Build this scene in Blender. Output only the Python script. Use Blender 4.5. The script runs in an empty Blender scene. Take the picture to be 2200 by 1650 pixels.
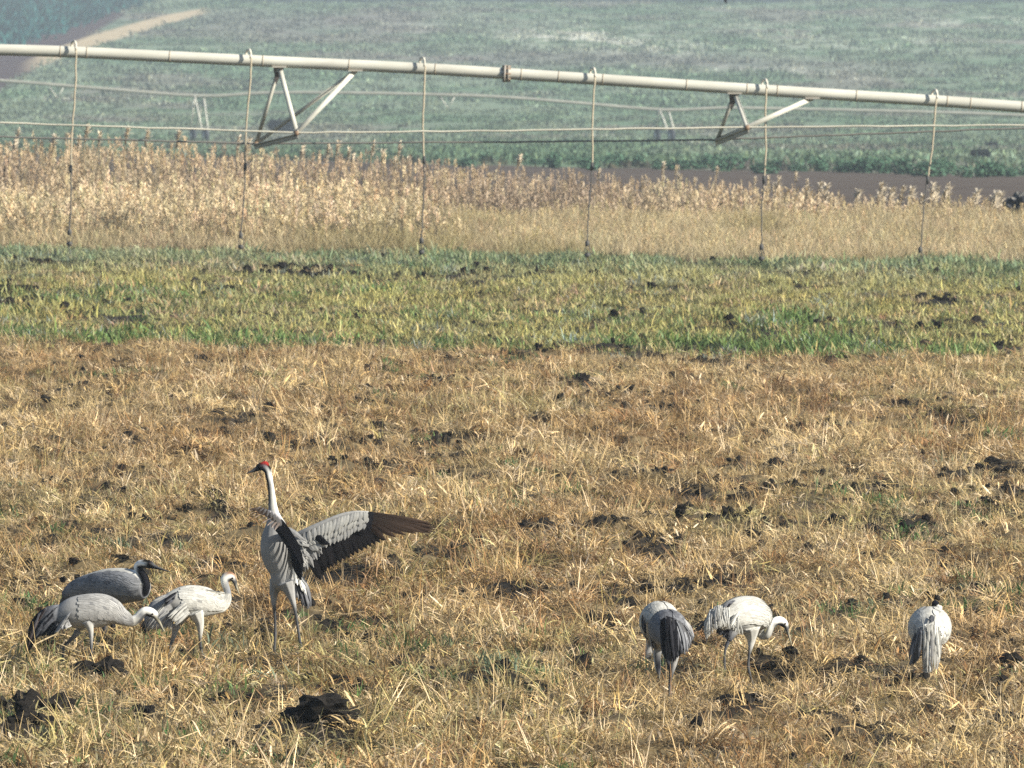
import bpy, math, random
import numpy as np
from mathutils import Vector, kdtree

random.seed(7)
rng = np.random.default_rng(11)
sc = bpy.context.scene
COL = sc.collection

# ------------------------------------------------------------------ camera
F = 24500.0                    # focal length in photograph pixels (photograph 2200 x 1650)
CAMH = 4.3
PITCH = math.atan(900.0 / F)
cam = bpy.data.cameras.new('camera')
cam.sensor_width = 36.0
cam.lens = 36.0 * F / 2200.0
cam.clip_start = 1.0
cam.clip_end = 6000.0
cam.dof.use_dof = True
cam.dof.focus_distance = 71.0
cam.dof.aperture_fstop = 20.0
camo = bpy.data.objects.new('camera', cam)
camo.location = (0, 0, CAMH)
camo.rotation_euler = (math.pi / 2 - PITCH, 0, 0)
COL.objects.link(camo)
sc.camera = camo

# ------------------------------------------------------------------ light
SUN_EL, SUN_PHI = math.radians(29), math.radians(64)     # phi: to the right of straight behind the camera
sdir = Vector((math.sin(SUN_PHI) * math.cos(SUN_EL), -math.cos(SUN_PHI) * math.cos(SUN_EL), math.sin(SUN_EL)))
w = bpy.data.worlds.new('World')
sc.world = w
w.use_nodes = True
nt = w.node_tree
bg = nt.nodes['Background']
sky = nt.nodes.new('ShaderNodeTexSky')
sky.sky_type = 'NISHITA'
sky.sun_disc = False
sky.sun_elevation = SUN_EL
sky.sun_rotation = math.atan2(sdir.x, sdir.y)
sky.air_density = 1.0
sky.dust_density = 0.6
bg.inputs['Strength'].default_value = 0.072
nt.links.new(sky.outputs[0], bg.inputs[0])
sl = bpy.data.lights.new('sun', 'SUN')
sl.energy = 5.0
sl.angle = math.radians(0.5)
sl.color = (1.0, 0.945, 0.82)
so = bpy.data.objects.new('sun', sl)
so.rotation_euler = (-sdir).to_track_quat('-Z', 'Y').to_euler()
so.location = (40, 20, 60)
COL.objects.link(so)

sc.view_settings.view_transform = 'Standard'
sc.view_settings.look = 'None'
sc.view_settings.gamma = 1.0
sc.view_settings.exposure = 0.92
sc.view_settings.use_curve_mapping = False
cy = sc.cycles
cy.max_bounces = 4
cy.diffuse_bounces = 3
cy.glossy_bounces = 1
cy.transmission_bounces = 2
cy.volume_bounces = 0
cy.transparent_max_bounces = 4
cy.use_denoising = False
cy.sample_clamp_indirect = 4.0

# ------------------------------------------------------------------ helpers: projection
_c, _s = math.cos(PITCH), math.sin(PITCH)
def W(px, py, Y):
    """world point seen at photograph pixel (px, py) at distance Y"""
    x = (px - 1100.0) / F
    y = -(py - 825.0) / F
    dy = _c + y * _s
    dz = -_s + y * _c
    t = Y / dy
    return Vector((x * t, Y, CAMH + dz * t))
def groundY(py):
    y = -(py - 825.0) / F
    return -CAMH * (_c + y * _s) / (-_s + y * _c)
def project(x, Y, z):
    dz = z - CAMH
    f = Y * _c - dz * _s
    u = Y * _s + dz * _c
    return 1100 + F * x / f, 825 - F * u / f

# ------------------------------------------------------------------ helpers: noise
_perm = rng.permutation(512)
_grad = rng.random(512) * 2 - 1
def vnoise(x, y, seed=0):
    x = np.asarray(x, float) + seed * 17.31
    y = np.asarray(y, float) + seed * 9.77
    xi = np.floor(x).astype(int); yi = np.floor(y).astype(int)
    xf = x - xi; yf = y - yi
    u = xf * xf * (3 - 2 * xf); v = yf * yf * (3 - 2 * yf)
    def h(a, b):
        return _grad[_perm[(_perm[a % 512] + b) % 512]]
    a = h(xi, yi); b = h(xi + 1, yi); c = h(xi, yi + 1); d = h(xi + 1, yi + 1)
    return (a * (1 - u) + b * u) * (1 - v) + (c * (1 - u) + d * u) * v
def fbm(x, y, seed=0, oct=4):
    s = 0; a = 1.0; f = 1.0; n = 0
    for i in range(oct):
        s = s + a * vnoise(x * f, y * f, seed + i * 3.1); n += a
        a *= 0.5; f *= 2.03
    return s / n
def sstep(a, b, x):
    t = np.clip((x - a) / (b - a), 0, 1)
    return t * t * (3 - 2 * t)

# ------------------------------------------------------------------ terrain profile
_kY = [-200, 193, 201, 222, 236]
_kz = [0, 0, -0.9, -1.35, -1.1]
for py, Y in ((441, 250), (410, 320), (378, 400), (340, 560), (300, 800), (235, 1000), (150, 1200), (60, 1450), (0, 1650), (-75, 1900), (-130, 2450)):
    _kY.append(Y); _kz.append(W(1100, py, Y).z)
_tY = np.linspace(-200, 2450, 5301)
_tz = np.interp(_tY, _kY, _kz)
def _smooth(a, n):
    k = np.hanning(n + 2)[1:-1]; k /= k.sum()
    p = np.concatenate([np.full(n, a[0]), a, a[-1] + (a[-1] - a[-2]) * np.arange(1, n + 1)])
    return np.convolve(p, k, 'same')[n:-n]
_far = _smooth(_tz, 161)
_near = _smooth(_tz, 9)
_wt = sstep(330, 420, _tY)
_tz = _near * (1 - _wt) + _far * _wt
def prof(Y):
    return np.interp(Y, _tY, _tz)

# dark bare patches of turned soil read off the photograph: px, py, half width, half height
PATCH = [(60,1560,75,45),(205,1472,48,30),(45,1600,70,30),(705,1590,75,48),(612,1602,60,30),(1065,1488,48,30),(1130,1500,40,24),(1600,1530,62,38),
 (1660,1450,50,24),(1300,1345,40,24),(1020,1182,62,20),(1110,1000,40,14),(940,832,36,14),(520,805,26,14),(570,957,42,14),(695,790,18,16),
 (870,790,26,10),(1335,797,36,12),(1550,787,36,10),(1465,830,30,18),(920,860,20,10),(640,857,14,8),(740,977,30,10),(290,1080,30,14),
 (440,1082,34,14),(175,1100,24,16),(440,905,40,10),(1610,1075,36,14),(1490,1102,44,12),(1700,1128,44,14),(2155,1020,36,14),(2045,1045,24,12),
 (1990,1142,40,12),(2190,1570,45,40),(1235,1415,24,14),(890,1490,26,16),(425,1422,30,30),(120,1405,34,14),(780,1270,40,16),(1400,1190,50,16),
 (2045,1292,24,14),(1330,1310,34,24),(800,1350,36,16),(1990,1180,30,12),(1720,860,22,14),(2120,1100,26,10),(560,1380,40,18),(90,1180,34,14),
 (340,810,30,10),(1900,900,26,8),(1150,1290,30,12),(1900,1480,36,16),(740,1510,46,18),(1480,1600,40,20),(300,1620,40,24),(1010,1590,40,20),(1870,1580,40,22)]
PW = []
for (px, py, hx, hy) in PATCH:
    Y = groundY(py)
    m = Y / F
    PW.append(((px - 1100) * m, Y, hx * m * 1.05, hy * 0.55 * Y * Y / (F * CAMH) * 1.0))
PWa = np.array(PW)
def patchmask(x, Y):
    x = np.asarray(x, float); Y = np.asarray(Y, float)
    m = np.zeros(np.broadcast(x, Y).shape)
    for (cx, cY, rx, ry) in PW:
        d = ((x - cx) / rx) ** 2 + ((Y - cY) / ry) ** 2
        m = np.maximum(m, 1 - sstep(0.35, 1.5, d))
    return m
def bump(x, Y):
    """lumps of turned soil on the near field"""
    n = fbm(x * 1.6, Y * 1.1, 1, 4)
    c = fbm(x * 5.5, Y * 4.5, 5, 3)
    h = 0.14 * n + 0.09 * np.maximum(c, 0) + 0.025 * fbm(x * 16, Y * 16, 9, 2)
    fade = 1 - 0.45 * sstep(125, 135, Y)
    edge = 1 - sstep(180, 193, Y)
    return h * fade * edge
def H(x, Y):
    return prof(Y) + bump(np.asarray(x, float), np.asarray(Y, float)) * (np.asarray(Y) < 194)
def Hs(x, Y):
    return float(H(np.array([x]), np.array([Y]))[0])

# ------------------------------------------------------------------ helpers: meshes, materials, tags
def tag(o, label=None, cat=None, group=None, kind=None):
    if label: o['label'] = label
    if cat: o['category'] = cat
    if group: o['group'] = group
    if kind: o['kind'] = kind
    return o
def mesh_of(name, v, f, mat=None, cols=None, smooth=True):
    me = bpy.data.meshes.new(name)
    me.from_pydata([tuple(p) for p in v], [], f)
    if cols is not None:
        a = me.color_attributes.new('tone', 'FLOAT_COLOR', 'POINT')
        arr = np.ones((len(v), 4), np.float32); arr[:, :3] = np.array(cols, np.float32)[:, :3]
        a.data.foreach_set('color', arr.ravel())
    if smooth:
        me.polygons.foreach_set('use_smooth', [True] * len(me.polygons))
    if mat: me.materials.append(mat)
    me.update()
    return me
def link(name, me, parent=None):
    o = bpy.data.objects.new(name, me)
    COL.objects.link(o)
    if parent is not None:
        o.parent = parent
    return o
def empty(name, loc):
    o = bpy.data.objects.new(name, None)
    o.location = loc
    o.empty_display_size = 0.1
    COL.objects.link(o)
    return o
class MB:
    def __init__(self):
        self.v = []; self.f = []; self.c = []
    def add(self, v, f, c):
        n = len(self.v)
        self.v += [Vector(p) for p in v]
        self.f += [tuple(i + n for i in q) for q in f]
        self.c += list(c)
    def build(self, name, mat, parent, smooth=True):
        off = parent.matrix_basis.translation if parent is not None else Vector()
        p = parent
        off = Vector()
        while p is not None:
            off += p.location; p = p.parent
        return link(name, mesh_of(name, [q - off for q in self.v], self.f, mat, self.c, smooth), parent)

def nodes_of(mat):
    mat.use_nodes = True
    t = mat.node_tree
    return t, t.nodes['Principled BSDF']
def mat_tone(name, rough=0.8, noise=0.25, nscale=30, bumpd=0.0, bscale=60, spec=0.3, metallic=0, stretch=(1, 1, 1)):
    """colour from the mesh's own 'tone' attribute, varied by noise"""
    m = bpy.data.materials.new(name)
    t, b = nodes_of(m)
    a = t.nodes.new('ShaderNodeAttribute'); a.attribute_name = 'tone'
    tc = t.nodes.new('ShaderNodeTexCoord')
    mp = t.nodes.new('ShaderNodeMapping'); mp.inputs['Scale'].default_value = stretch
    t.links.new(tc.outputs['Object'], mp.inputs[0])
    n = t.nodes.new('ShaderNodeTexNoise'); n.inputs['Scale'].default_value = nscale; n.inputs['Detail'].default_value = 4
    t.links.new(mp.outputs[0], n.inputs[0])
    mr = t.nodes.new('ShaderNodeMapRange'); mr.inputs['From Min'].default_value = 0.25; mr.inputs['From Max'].default_value = 0.75
    mr.inputs['To Min'].default_value = 1 - noise; mr.inputs['To Max'].default_value = 1 + noise
    t.links.new(n.outputs[0], mr.inputs[0])
    mx = t.nodes.new('ShaderNodeVectorMath'); mx.operation = 'SCALE'
    t.links.new(a.outputs['Color'], mx.inputs[0]); t.links.new(mr.outputs[0], mx.inputs['Scale'])
    t.links.new(mx.outputs[0], b.inputs['Base Color'])
    b.inputs['Roughness'].default_value = rough
    b.inputs['Specular IOR Level'].default_value = spec
    b.inputs['Metallic'].default_value = metallic
    if bumpd:
        n2 = t.nodes.new('ShaderNodeTexNoise'); n2.inputs['Scale'].default_value = bscale; n2.inputs['Detail'].default_value = 5
        t.links.new(mp.outputs[0], n2.inputs[0])
        bp = t.nodes.new('ShaderNodeBump'); bp.inputs['Strength'].default_value = 0.6; bp.inputs['Distance'].default_value = bumpd
        t.links.new(n2.outputs[0], bp.inputs['Height']); t.links.new(bp.outputs[0], b.inputs['Normal'])
    return m
def mat_blade(name, trans=0.25, rough=0.55, spec=0.25):
    """instanced plants: colour = instance tint x blade shade"""
    m = bpy.data.materials.new(name)
    t, b = nodes_of(m)
    a = t.nodes.new('ShaderNodeAttribute'); a.attribute_type = 'INSTANCER'; a.attribute_name = 'tint'
    s = t.nodes.new('ShaderNodeAttribute'); s.attribute_name = 'tone'
    mx = t.nodes.new('ShaderNodeVectorMath'); mx.operation = 'MULTIPLY'
    t.links.new(a.outputs['Vector'], mx.inputs[0]); t.links.new(s.outputs['Color'], mx.inputs[1])
    t.links.new(mx.outputs[0], b.inputs['Base Color'])
    b.inputs['Roughness'].default_value = rough
    b.inputs['Specular IOR Level'].default_value = spec
    tr = t.nodes.new('ShaderNodeBsdfTranslucent')
    t.links.new(mx.outputs[0], tr.inputs[0])
    ms = t.nodes.new('ShaderNodeMixShader'); ms.inputs[0].default_value = trans
    out = [n for n in t.nodes if n.type == 'OUTPUT_MATERIAL'][0]
    t.links.new(b.outputs[0], ms.inputs[1]); t.links.new(tr.outputs[0], ms.inputs[2])
    t.links.new(ms.outputs[0], out.inputs[0])
    return m

M_soil = mat_tone('soil', rough=0.95, noise=0.45, nscale=6, bumpd=0.02, bscale=25, spec=0.1)
M_far = mat_tone('far_land', rough=0.95, noise=0.22, nscale=0.35, spec=0.05)
M_blade = mat_blade('dry_blade', 0.22)
M_leaf = mat_blade('leaf_blade', 0.25)
M_farleaf = mat_blade('far_leaf', 0.2, 0.8, 0.1)
M_plum = mat_tone('plumage', rough=0.9, noise=0.12, nscale=18, bumpd=0.002, bscale=45, spec=0.1)
M_feather = mat_tone('feather', rough=0.8, noise=0.18, nscale=40, spec=0.08)
M_metal = mat_tone('weathered_steel', rough=0.55, noise=0.22, nscale=3.5, spec=0.3, stretch=(0.35, 1, 1))
M_hose = mat_tone('hose', rough=0.7, noise=0.15, nscale=12, spec=0.3)
M_rock = mat_tone('rock', rough=0.9, noise=0.4, nscale=6, bumpd=0.03, bscale=14, spec=0.2)
M_bush = mat_tone('bush_leaf', rough=0.75, noise=0.3, nscale=4, spec=0.15)

# ------------------------------------------------------------------ setting: ground sheets
def grid(name, xs2d, Y2d, z2d, cols, mat):
    ny, nx = xs2d.shape
    v = np.stack([xs2d, Y2d, z2d], -1).reshape(-1, 3).astype(np.float32)
    i = np.arange(ny * nx).reshape(ny, nx)
    q = np.stack([i[:-1, :-1], i[:-1, 1:], i[1:, 1:], i[1:, :-1]], -1).reshape(-1, 4)
    me = bpy.data.meshes.new(name)
    me.vertices.add(len(v)); me.vertices.foreach_set('co', v.ravel())
    me.loops.add(q.size); me.loops.foreach_set('vertex_index', q.ravel().astype(np.int32))
    me.polygons.add(len(q))
    me.polygons.foreach_set('loop_start', np.arange(0, q.size, 4, dtype=np.int32))
    me.polygons.foreach_set('use_smooth', np.ones(len(q), bool))
    a = me.color_attributes.new('tone', 'FLOAT_COLOR', 'POINT')
    c = np.ones((len(v), 4), np.float32); c[:, :3] = np.broadcast_to(cols, (ny, nx, 3)).reshape(-1, 3)
    a.data.foreach_set('color', c.ravel())
    me.materials.append(mat)
    me.update(calc_edges=True); me.validate()
    return link(name, me)
def mixc(a, b, t):
    return np.asarray(a) * (1 - t[..., None]) + np.asarray(b) * t[..., None]

ROW1 = lambda x: 125.3 - 0.40 * x          # where dry stubble gives way to green weeds
ROW2 = lambda x: 167.5 - 0.55 * x          # where green weeds give way to tall tan grass
# near field
xs = np.arange(-15, 15.01, 0.10)
ys = np.concatenate([np.arange(52, 135, 0.10), np.arange(135, 246, 0.25)])
X, Yg = np.meshgrid(xs, ys)
Z = H(X, Yg)
edge = np.maximum(sstep(13.5, 15, np.abs(X)), np.maximum(1 - sstep(52, 53, Yg), sstep(243, 246, Yg)))
Z = Z - 0.10 - edge * 0.5 + 0.10 * (1 - edge)
pm = patchmask(X, Yg)
Z += pm * (0.01 + 0.05 * fbm(X * 7, Yg * 6, 21, 3))
soil_c = mixc((0.018, 0.0155, 0.013), (0.036, 0.029, 0.022), sstep(-0.3, 0.5, fbm(X * 0.9, Yg * 0.5, 31, 3)))
litter = sstep(-0.15, 0.25, fbm(X * 3, Yg * 2, 41, 3)) * (1 - np.clip(patchmask(X, Yg) * 3, 0, 1)) * (Yg < ROW1(X))
soil_c = mixc(soil_c, (0.20, 0.15, 0.078), litter * 0.8)
soil_c = mixc(soil_c, (0.22, 0.16, 0.08), sstep(0, 1, (Yg > ROW2(X)) * 0.9))
field = grid('field', X, Yg, Z, soil_c, M_soil); tag(field, kind='structure')

# colours of the far land, as zones of crop, track and tilth
def far_color(px, py, x, Y):
    n1 = fbm(x * 0.12, Y * 0.03, 51, 4); n2 = fbm(x * 0.5, Y * 0.08, 61, 3)
    c = mixc((0.12, 0.185, 0.11), (0.175, 0.22, 0.15), sstep(-0.4, 0.4, n1))
    c = mixc(c, (0.20, 0.18, 0.155), sstep(0.12, 0.45, fbm(x * 0.06, Y * 0.02, 71, 3)) * 0.65)
    # thin pale bands of stony ground
    def blob(cx, cy, rx, ry, tilt=0):
        yy = py - cy - (px - cx) * tilt
        return np.exp(-((px - cx) / rx) ** 2 - (yy / ry) ** 2)
    st = 0.75 * blob(1330, 92, 240, 26, 0.12) + 0.5 * blob(1180, 78, 130, 12) + 0.35 * blob(1900, 95, 300, 16) + 0.6 * blob(2100, 45, 160, 14) + 0.5 * blob(1700, 150, 300, 10, 0.02) + 0.5 * blob(880, 62, 80, 10) + 0.4 * blob(1650, 60, 200, 10)
    c = mixc(c, (0.62, 0.61, 0.52), np.clip(st * sstep(-0.3, 0.3, n2), 0, 1) * 0.9)
    g = blob(600, 50, 400, 30) + blob(1550, 135, 500, 16, 0.03) + blob(1150, 130, 250, 16)
    c = mixc(c, (0.17, 0.155, 0.145), np.clip(g, 0, 1) * 0.6)
    # dark tilth strip beyond the ditch
    top = 352 + (px - 1000) * 0.021 + 3 * fbm(x * 0.5, Y * 0.01, 81, 2)
    c = mixc(c, (0.088, 0.068, 0.056), sstep(-4, 4, py - top))
    # upper left: teal crop, ploughed strip, sandy track
    t1 = 150 - px * 0.50 + 0.00012 * px * px * 2
    plough = sstep(-6, 6, (185 - 0.62 * px) + 12 - py) * (1 - sstep(285, 330, px))
    c = mixc(c, (0.066, 0.040, 0.040), plough)
    crop = sstep(-4, 4, (105 - 0.33 * px) - py) * (1 - sstep(270, 300, px))
    c = mixc(c, (0.016, 0.050, 0.055), crop)
    line = 137 - (px - 70) * 0.405 + 0.00027 * np.maximum(px - 70, 0) ** 2
    wd = 15 - 8 * sstep(280, 440, px) + 3 * fbm(x * 0.2, Y * 0.02, 91, 2)
    tr = (1 - sstep(0.6, 1.1, np.abs(py - line) / wd)) * (1 - sstep(425, 455, px)) * sstep(30, 110, px)
    c = mixc(c, (0.46, 0.37, 0.24), tr)
    # wood beyond the crest
    c = mixc(c, (0.05, 0.07, 0.075), sstep(-3, 3, 4 + 3 * fbm(x * 0.1, Y * 0.0, 95, 2) - py) * sstep(420, 560, px))
    return c
pxs = np.arange(-700, 2901, 9.0)
Ys = [238.0]
while Ys[-1] < 2440:
    Ys.append(Ys[-1] + max(0.8, Ys[-1] ** 2 * 1.0e-5 * 0.9 if Ys[-1] < 600 else 4.5))
Ys = np.array(Ys)
PX, YF = np.meshgrid(pxs, Ys)
XF = (PX - 1100) / F * YF
ZF = prof(YF) + 0.12 * fbm(XF * 0.15, YF * 0.03, 15, 3)
ppx, ppy = project(XF, YF, ZF)
far = grid('far_field', XF, YF, ZF, far_color(ppx, ppy, XF, YF), M_far); tag(far, kind='structure')
# the rest of the land around, lower than the two sheets above
xs = np.linspace(-700, 700, 141); ys = np.linspace(-60, 2440, 251)
X, Yg = np.meshgrid(xs, ys)
ground = grid('ground', X, Yg, prof(Yg) - 0.9, np.full((len(ys), len(xs), 3), (0.09, 0.11, 0.07)), M_far); tag(ground, kind='structure')

# ------------------------------------------------------------------ plants: prototypes and scattering
def blade_strip(mb, base, az, length, width, lean, curl, shade, nst=4, twist=0.0, tipw=0.1):
    """curved blade: starts at base, leans along az, bends over by curl"""
    pts = []
    p = Vector(base); a = lean
    st = length / nst
    d = Vector((math.cos(az), math.sin(az), 0))
    for i in range(nst + 1):
        pts.append(p.copy())
        p = p + (d * math.sin(a) + Vector((0, 0, 1)) * math.cos(a)) * st
        a += curl / nst
    sd = Vector((-math.sin(az + twist), math.cos(az + twist), 0))
    v = []; f = []
    for i, q in enumerate(pts):
        u = i / nst
        wv = width * (0.55 + 0.9 * u * (1 - u) * 2) * (1 - u ** 3 * (1 - tipw)) * 0.5
        v += [q - sd * wv, q + sd * wv]
        if i: f.append((2 * i - 2, 2 * i - 1, 2 * i + 1, 2 * i))
    mb.add(v, f, [shade] * len(v))
def proto(name, fn, mat, n):
    col = bpy.data.collections.new(name)
    for i in range(n):
        mb = MB(); fn(mb, random.Random(100 + i * 7 + len(name)))
        o = bpy.data.objects.new('%s' % name, mesh_of(name, mb.v, mb.f, mat, mb.c, False))
        col.objects.link(o)
    return col
def sh(r, lo, hi, warm=0.0):
    k = r.uniform(lo, hi); t = r.uniform(-warm, warm)
    return (k * (1 + t * 0.35), k, k * (1 - t))
def straw_mat(mb, r):
    for i in range(30):
        a = r.uniform(0, 6.28); d = r.random() ** 0.6 * 0.11
        blade_strip(mb, (d * math.cos(a), d * math.sin(a), -0.02), r.uniform(0, 6.28), r.uniform(0.06, 0.17), r.uniform(0.003, 0.007), r.uniform(0.3, 1.35), r.uniform(0.3, 1.7), sh(r, 0.45, 1.35, 0.22), 4, r.uniform(-0.8, 0.8))
    for i in range(4):      # broad dead leaves
        a = r.uniform(0, 6.28); d = r.random() * 0.10
        blade_strip(mb, (d * math.cos(a), d * math.sin(a), r.uniform(-0.01, 0.04)), r.uniform(0, 6.28), r.uniform(0.08, 0.17), r.uniform(0.006, 0.013), r.uniform(0.4, 1.2), r.uniform(1.0, 2.6), sh(r, 0.8, 1.7, 0.15), 5, r.uniform(-0.6, 0.6))
    for i in range(9):     # broken litter lying flat
        a = r.uniform(0, 6.28); d = r.random() * 0.13
        blade_strip(mb, (d * math.cos(a), d * math.sin(a), r.uniform(0.0, 0.05)), r.uniform(0, 6.28), r.uniform(0.05, 0.16), r.uniform(0.005, 0.012), r.uniform(1.2, 1.75), r.uniform(-0.4, 0.4), sh(r, 0.6, 1.7, 0.2), 2, 0.0, 0.6)
def straw_stems(mb, r):
    for i in range(7):
        a = r.uniform(0, 6.28); d = r.random() * 0.08
        blade_strip(mb, (d * math.cos(a), d * math.sin(a), -0.02), r.uniform(0, 6.28), r.uniform(0.10, 0.27), r.uniform(0.003, 0.006), r.uniform(0.0, 0.7), r.uniform(-0.1, 0.5), sh(r, 0.7, 1.5, 0.15), 3, r.uniform(-1.5, 1.5), 0.5)
    for i in range(5):
        a = r.uniform(0, 6.28); d = r.random() * 0.08
        blade_strip(mb, (d * math.cos(a), d * math.sin(a), 0.0), r.uniform(0, 6.28), r.uniform(0.12, 0.28), r.uniform(0.004, 0.009), r.uniform(0.1, 0.8), r.uniform(1.2, 2.6), sh(r, 0.8, 1.6, 0.2), 6, r.uniform(-0.5, 0.5))
def weed(mb, r):
    for i in range(52):
        a = r.uniform(0, 6.28); d = r.random() ** 0.6 * 0.20
        blade_strip(mb, (d * math.cos(a), d * math.sin(a), -0.02), r.uniform(0, 6.28), r.uniform(0.05, 0.15), r.uniform(0.006, 0.018), r.uniform(0.0, 1.0), r.uniform(0.3, 1.4), sh(r, 0.5, 1.4, 0.2), 3, r.uniform(-1.2, 1.2))
def tall_tuft(mb, r):
    for i in range(70):
        a = r.uniform(0, 6.28); d = r.random() ** 0.6 * 0.36
        blade_strip(mb, (d * math.cos(a), d * math.sin(a), -0.02), r.uniform(0, 6.28), r.uniform(0.12, 0.40), r.uniform(0.004, 0.010), r.uniform(0.0, 0.9), r.uniform(0.1, 1.6), sh(r, 0.6, 1.3, 0.08), 3, r.uniform(-1.5, 1.5))
    a = r.uniform(0, 6.28); d = r.random() * 0.3
    plume(mb, r, Vector((d * math.cos(a), d * math.sin(a), r.uniform(0.25, 0.40))), a, r.uniform(0.08, 0.14), 1.3)
def plume(mb, r, top, lean_az, size, shade0):
    """feathery reed head: a soft spindle of many short wisps"""
    for j in range(34):
        u = r.random()
        rad = size * 0.20 * math.sin(math.pi * min(1, 0.12 + u * 0.9))
        a = r.uniform(0, 6.28)
        b = top + Vector((math.cos(a) * rad * r.random(), math.sin(a) * rad * r.random(), -size * u))
        k = shade0 * r.uniform(0.8, 1.15)
        blade_strip(mb, b, lean_az + r.uniform(-1.8, 1.8), size * r.uniform(0.16, 0.34), size * 0.10, r.uniform(0.1, 1.2), r.uniform(0.2, 1.2), (k, k * 0.97, k * 0.94), 2, r.uniform(-1.5, 1.5))
def reed_clump(mb, r, n=9, spread=0.5, hm=1.0):
    for i in range(n):
        a = r.uniform(0, 6.28); d = r.random() ** 0.6 * spread
        b = Vector((d * math.cos(a), d * math.sin(a), -0.05)); az = r.uniform(0, 6.28)
        hgt = r.uniform(0.5, 1.05) * hm
        blade_strip(mb, b, az, hgt, 0.012, 0.05, r.uniform(0.02, 0.3), sh(r, 0.35, 0.7, 0.05), 3, r.uniform(-1.5, 1.5), 0.7)
        for j in range(int(5 * hm)):
            zz = r.uniform(0.1, 0.78) * hgt
            blade_strip(mb, b + Vector((0, 0, zz)), r.uniform(0, 6.28), r.uniform(0.18, 0.42), r.uniform(0.012, 0.024), r.uniform(0.5, 1.3), r.uniform(0.4, 1.8), sh(r, 0.25, 0.68, 0.08), 3, r.uniform(-1.0, 1.0))
        if r.random() < 0.85:
            plume(mb, r, b + Vector((0, 0, hgt)) + Vector((math.cos(az), math.sin(az), 0)) * 0.06 * hgt, az, r.uniform(0.16, 0.30), 2.0)
def tall_reed_clump(mb, r):
    reed_clump(mb, r, 9, 0.55, 2.1)
def far_tuft(mb, r):
    for i in range(16):
        a = r.uniform(0, 6.28); d = r.random() ** 0.5 * 0.7
        blade_strip(mb, (d * math.cos(a), d * math.sin(a), -0.03), r.uniform(0, 6.28), r.uniform(0.12, 0.34), r.uniform(0.07, 0.16), r.uniform(0.0, 0.9), r.uniform(0.2, 1.2), sh(r, 0.65, 1.3, 0.15), 2, r.uniform(-1.5, 1.5))

P_mat = proto('straw_tuft', straw_mat, M_blade, 8)
P_stem = proto('straw_stalks', straw_stems, M_blade, 6)
P_weed = proto('weed_tuft', weed, M_leaf, 6)
P_tall = proto('tall_grass_tuft', tall_tuft, M_blade, 6)
P_reed = proto('reed_clump', reed_clump, M_blade, 6)
P_treed = proto('tall_reed_clump', tall_reed_clump, M_blade, 6)
P_far = proto('far_plant', far_tuft, M_farleaf, 5)

def scatter(name, pts, rot, scl, tint, col, label=None):
    n = len(pts)
    me = bpy.data.meshes.new(name)
    me.vertices.add(n)
    me.vertices.foreach_set('co', np.asarray(pts, np.float32).ravel())
    for nm, arr in (('rot', rot), ('scl', scl), ('tint', tint)):
        a = me.attributes.new(nm, 'FLOAT_VECTOR', 'POINT')
        a.data.foreach_set('vector', np.asarray(arr, np.float32).ravel())
    a = me.attributes.new('pick', 'INT', 'POINT')
    a.data.foreach_set('value', rng.integers(0, len(col.objects), n).astype(np.int32))
    o = link(name, me)
    g = bpy.data.node_groups.new(name, 'GeometryNodeTree')
    g.interface.new_socket('Geometry', in_out='INPUT', socket_type='NodeSocketGeometry')
    g.interface.new_socket('Geometry', in_out='OUTPUT', socket_type='NodeSocketGeometry')
    N = g.nodes; Lk = g.links
    gi = N.new('NodeGroupInput'); go = N.new('NodeGroupOutput')
    m2p = N.new('GeometryNodeMeshToPoints')
    iop = N.new('GeometryNodeInstanceOnPoints')
    ci = N.new('GeometryNodeCollectionInfo'); ci.inputs['Collection'].default_value = col
    ci.inputs['Separate Children'].default_value = True; ci.inputs['Reset Children'].default_value = True
    def na(nm, ty):
        q = N.new('GeometryNodeInputNamedAttribute'); q.data_type = ty; q.inputs['Name'].default_value = nm
        return q
    r_ = na('rot', 'FLOAT_VECTOR'); s_ = na('scl', 'FLOAT_VECTOR'); p_ = na('pick', 'INT')
    e2r = N.new('FunctionNodeEulerToRotation')
    Lk.new(gi.outputs[0], m2p.inputs['Mesh'])
    Lk.new(m2p.outputs[0], iop.inputs['Points'])
    Lk.new(ci.outputs[0], iop.inputs['Instance'])
    iop.inputs['Pick Instance'].default_value = True
    Lk.new(p_.outputs[0], iop.inputs['Instance Index'])
    Lk.new(r_.outputs[0], e2r.inputs[0]); Lk.new(e2r.outputs[0], iop.inputs['Rotation'])
    Lk.new(s_.outputs[0], iop.inputs['Scale'])
    Lk.new(iop.outputs[0], go.inputs[0])
    md = o.modifiers.new('plants', 'NODES'); md.node_group = g
    tag(o, kind='stuff')
    if label: o['label'] = label
    return o
def spread(Y0, Y1, dens, margin=1.2, x0=None, x1=None):
    """random points over the part of the strip Y0..Y1 around the field of view"""
    hw = lambda Y: 1100.0 / F * Y + margin
    area = (Y1 - Y0) * 2 * hw(Y1)
    n = int(area * dens)
    Y = rng.uniform(Y0, Y1, n); x = rng.uniform(-1, 1, n) * hw(Y1)
    k = np.abs(x) < hw(Y)
    return x[k], Y[k]
def rots(n, tilt):
    return np.stack([rng.normal(0, tilt, n), rng.normal(0, tilt, n), rng.uniform(0, 6.283, n)], -1)
def jit(c, n, v=0.2, h=0.08):
    k = rng.uniform(1 - v, 1 + v, (n, 1))
    return np.asarray(c) * k * (1 + rng.normal(0, h, (n, 3)))

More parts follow.
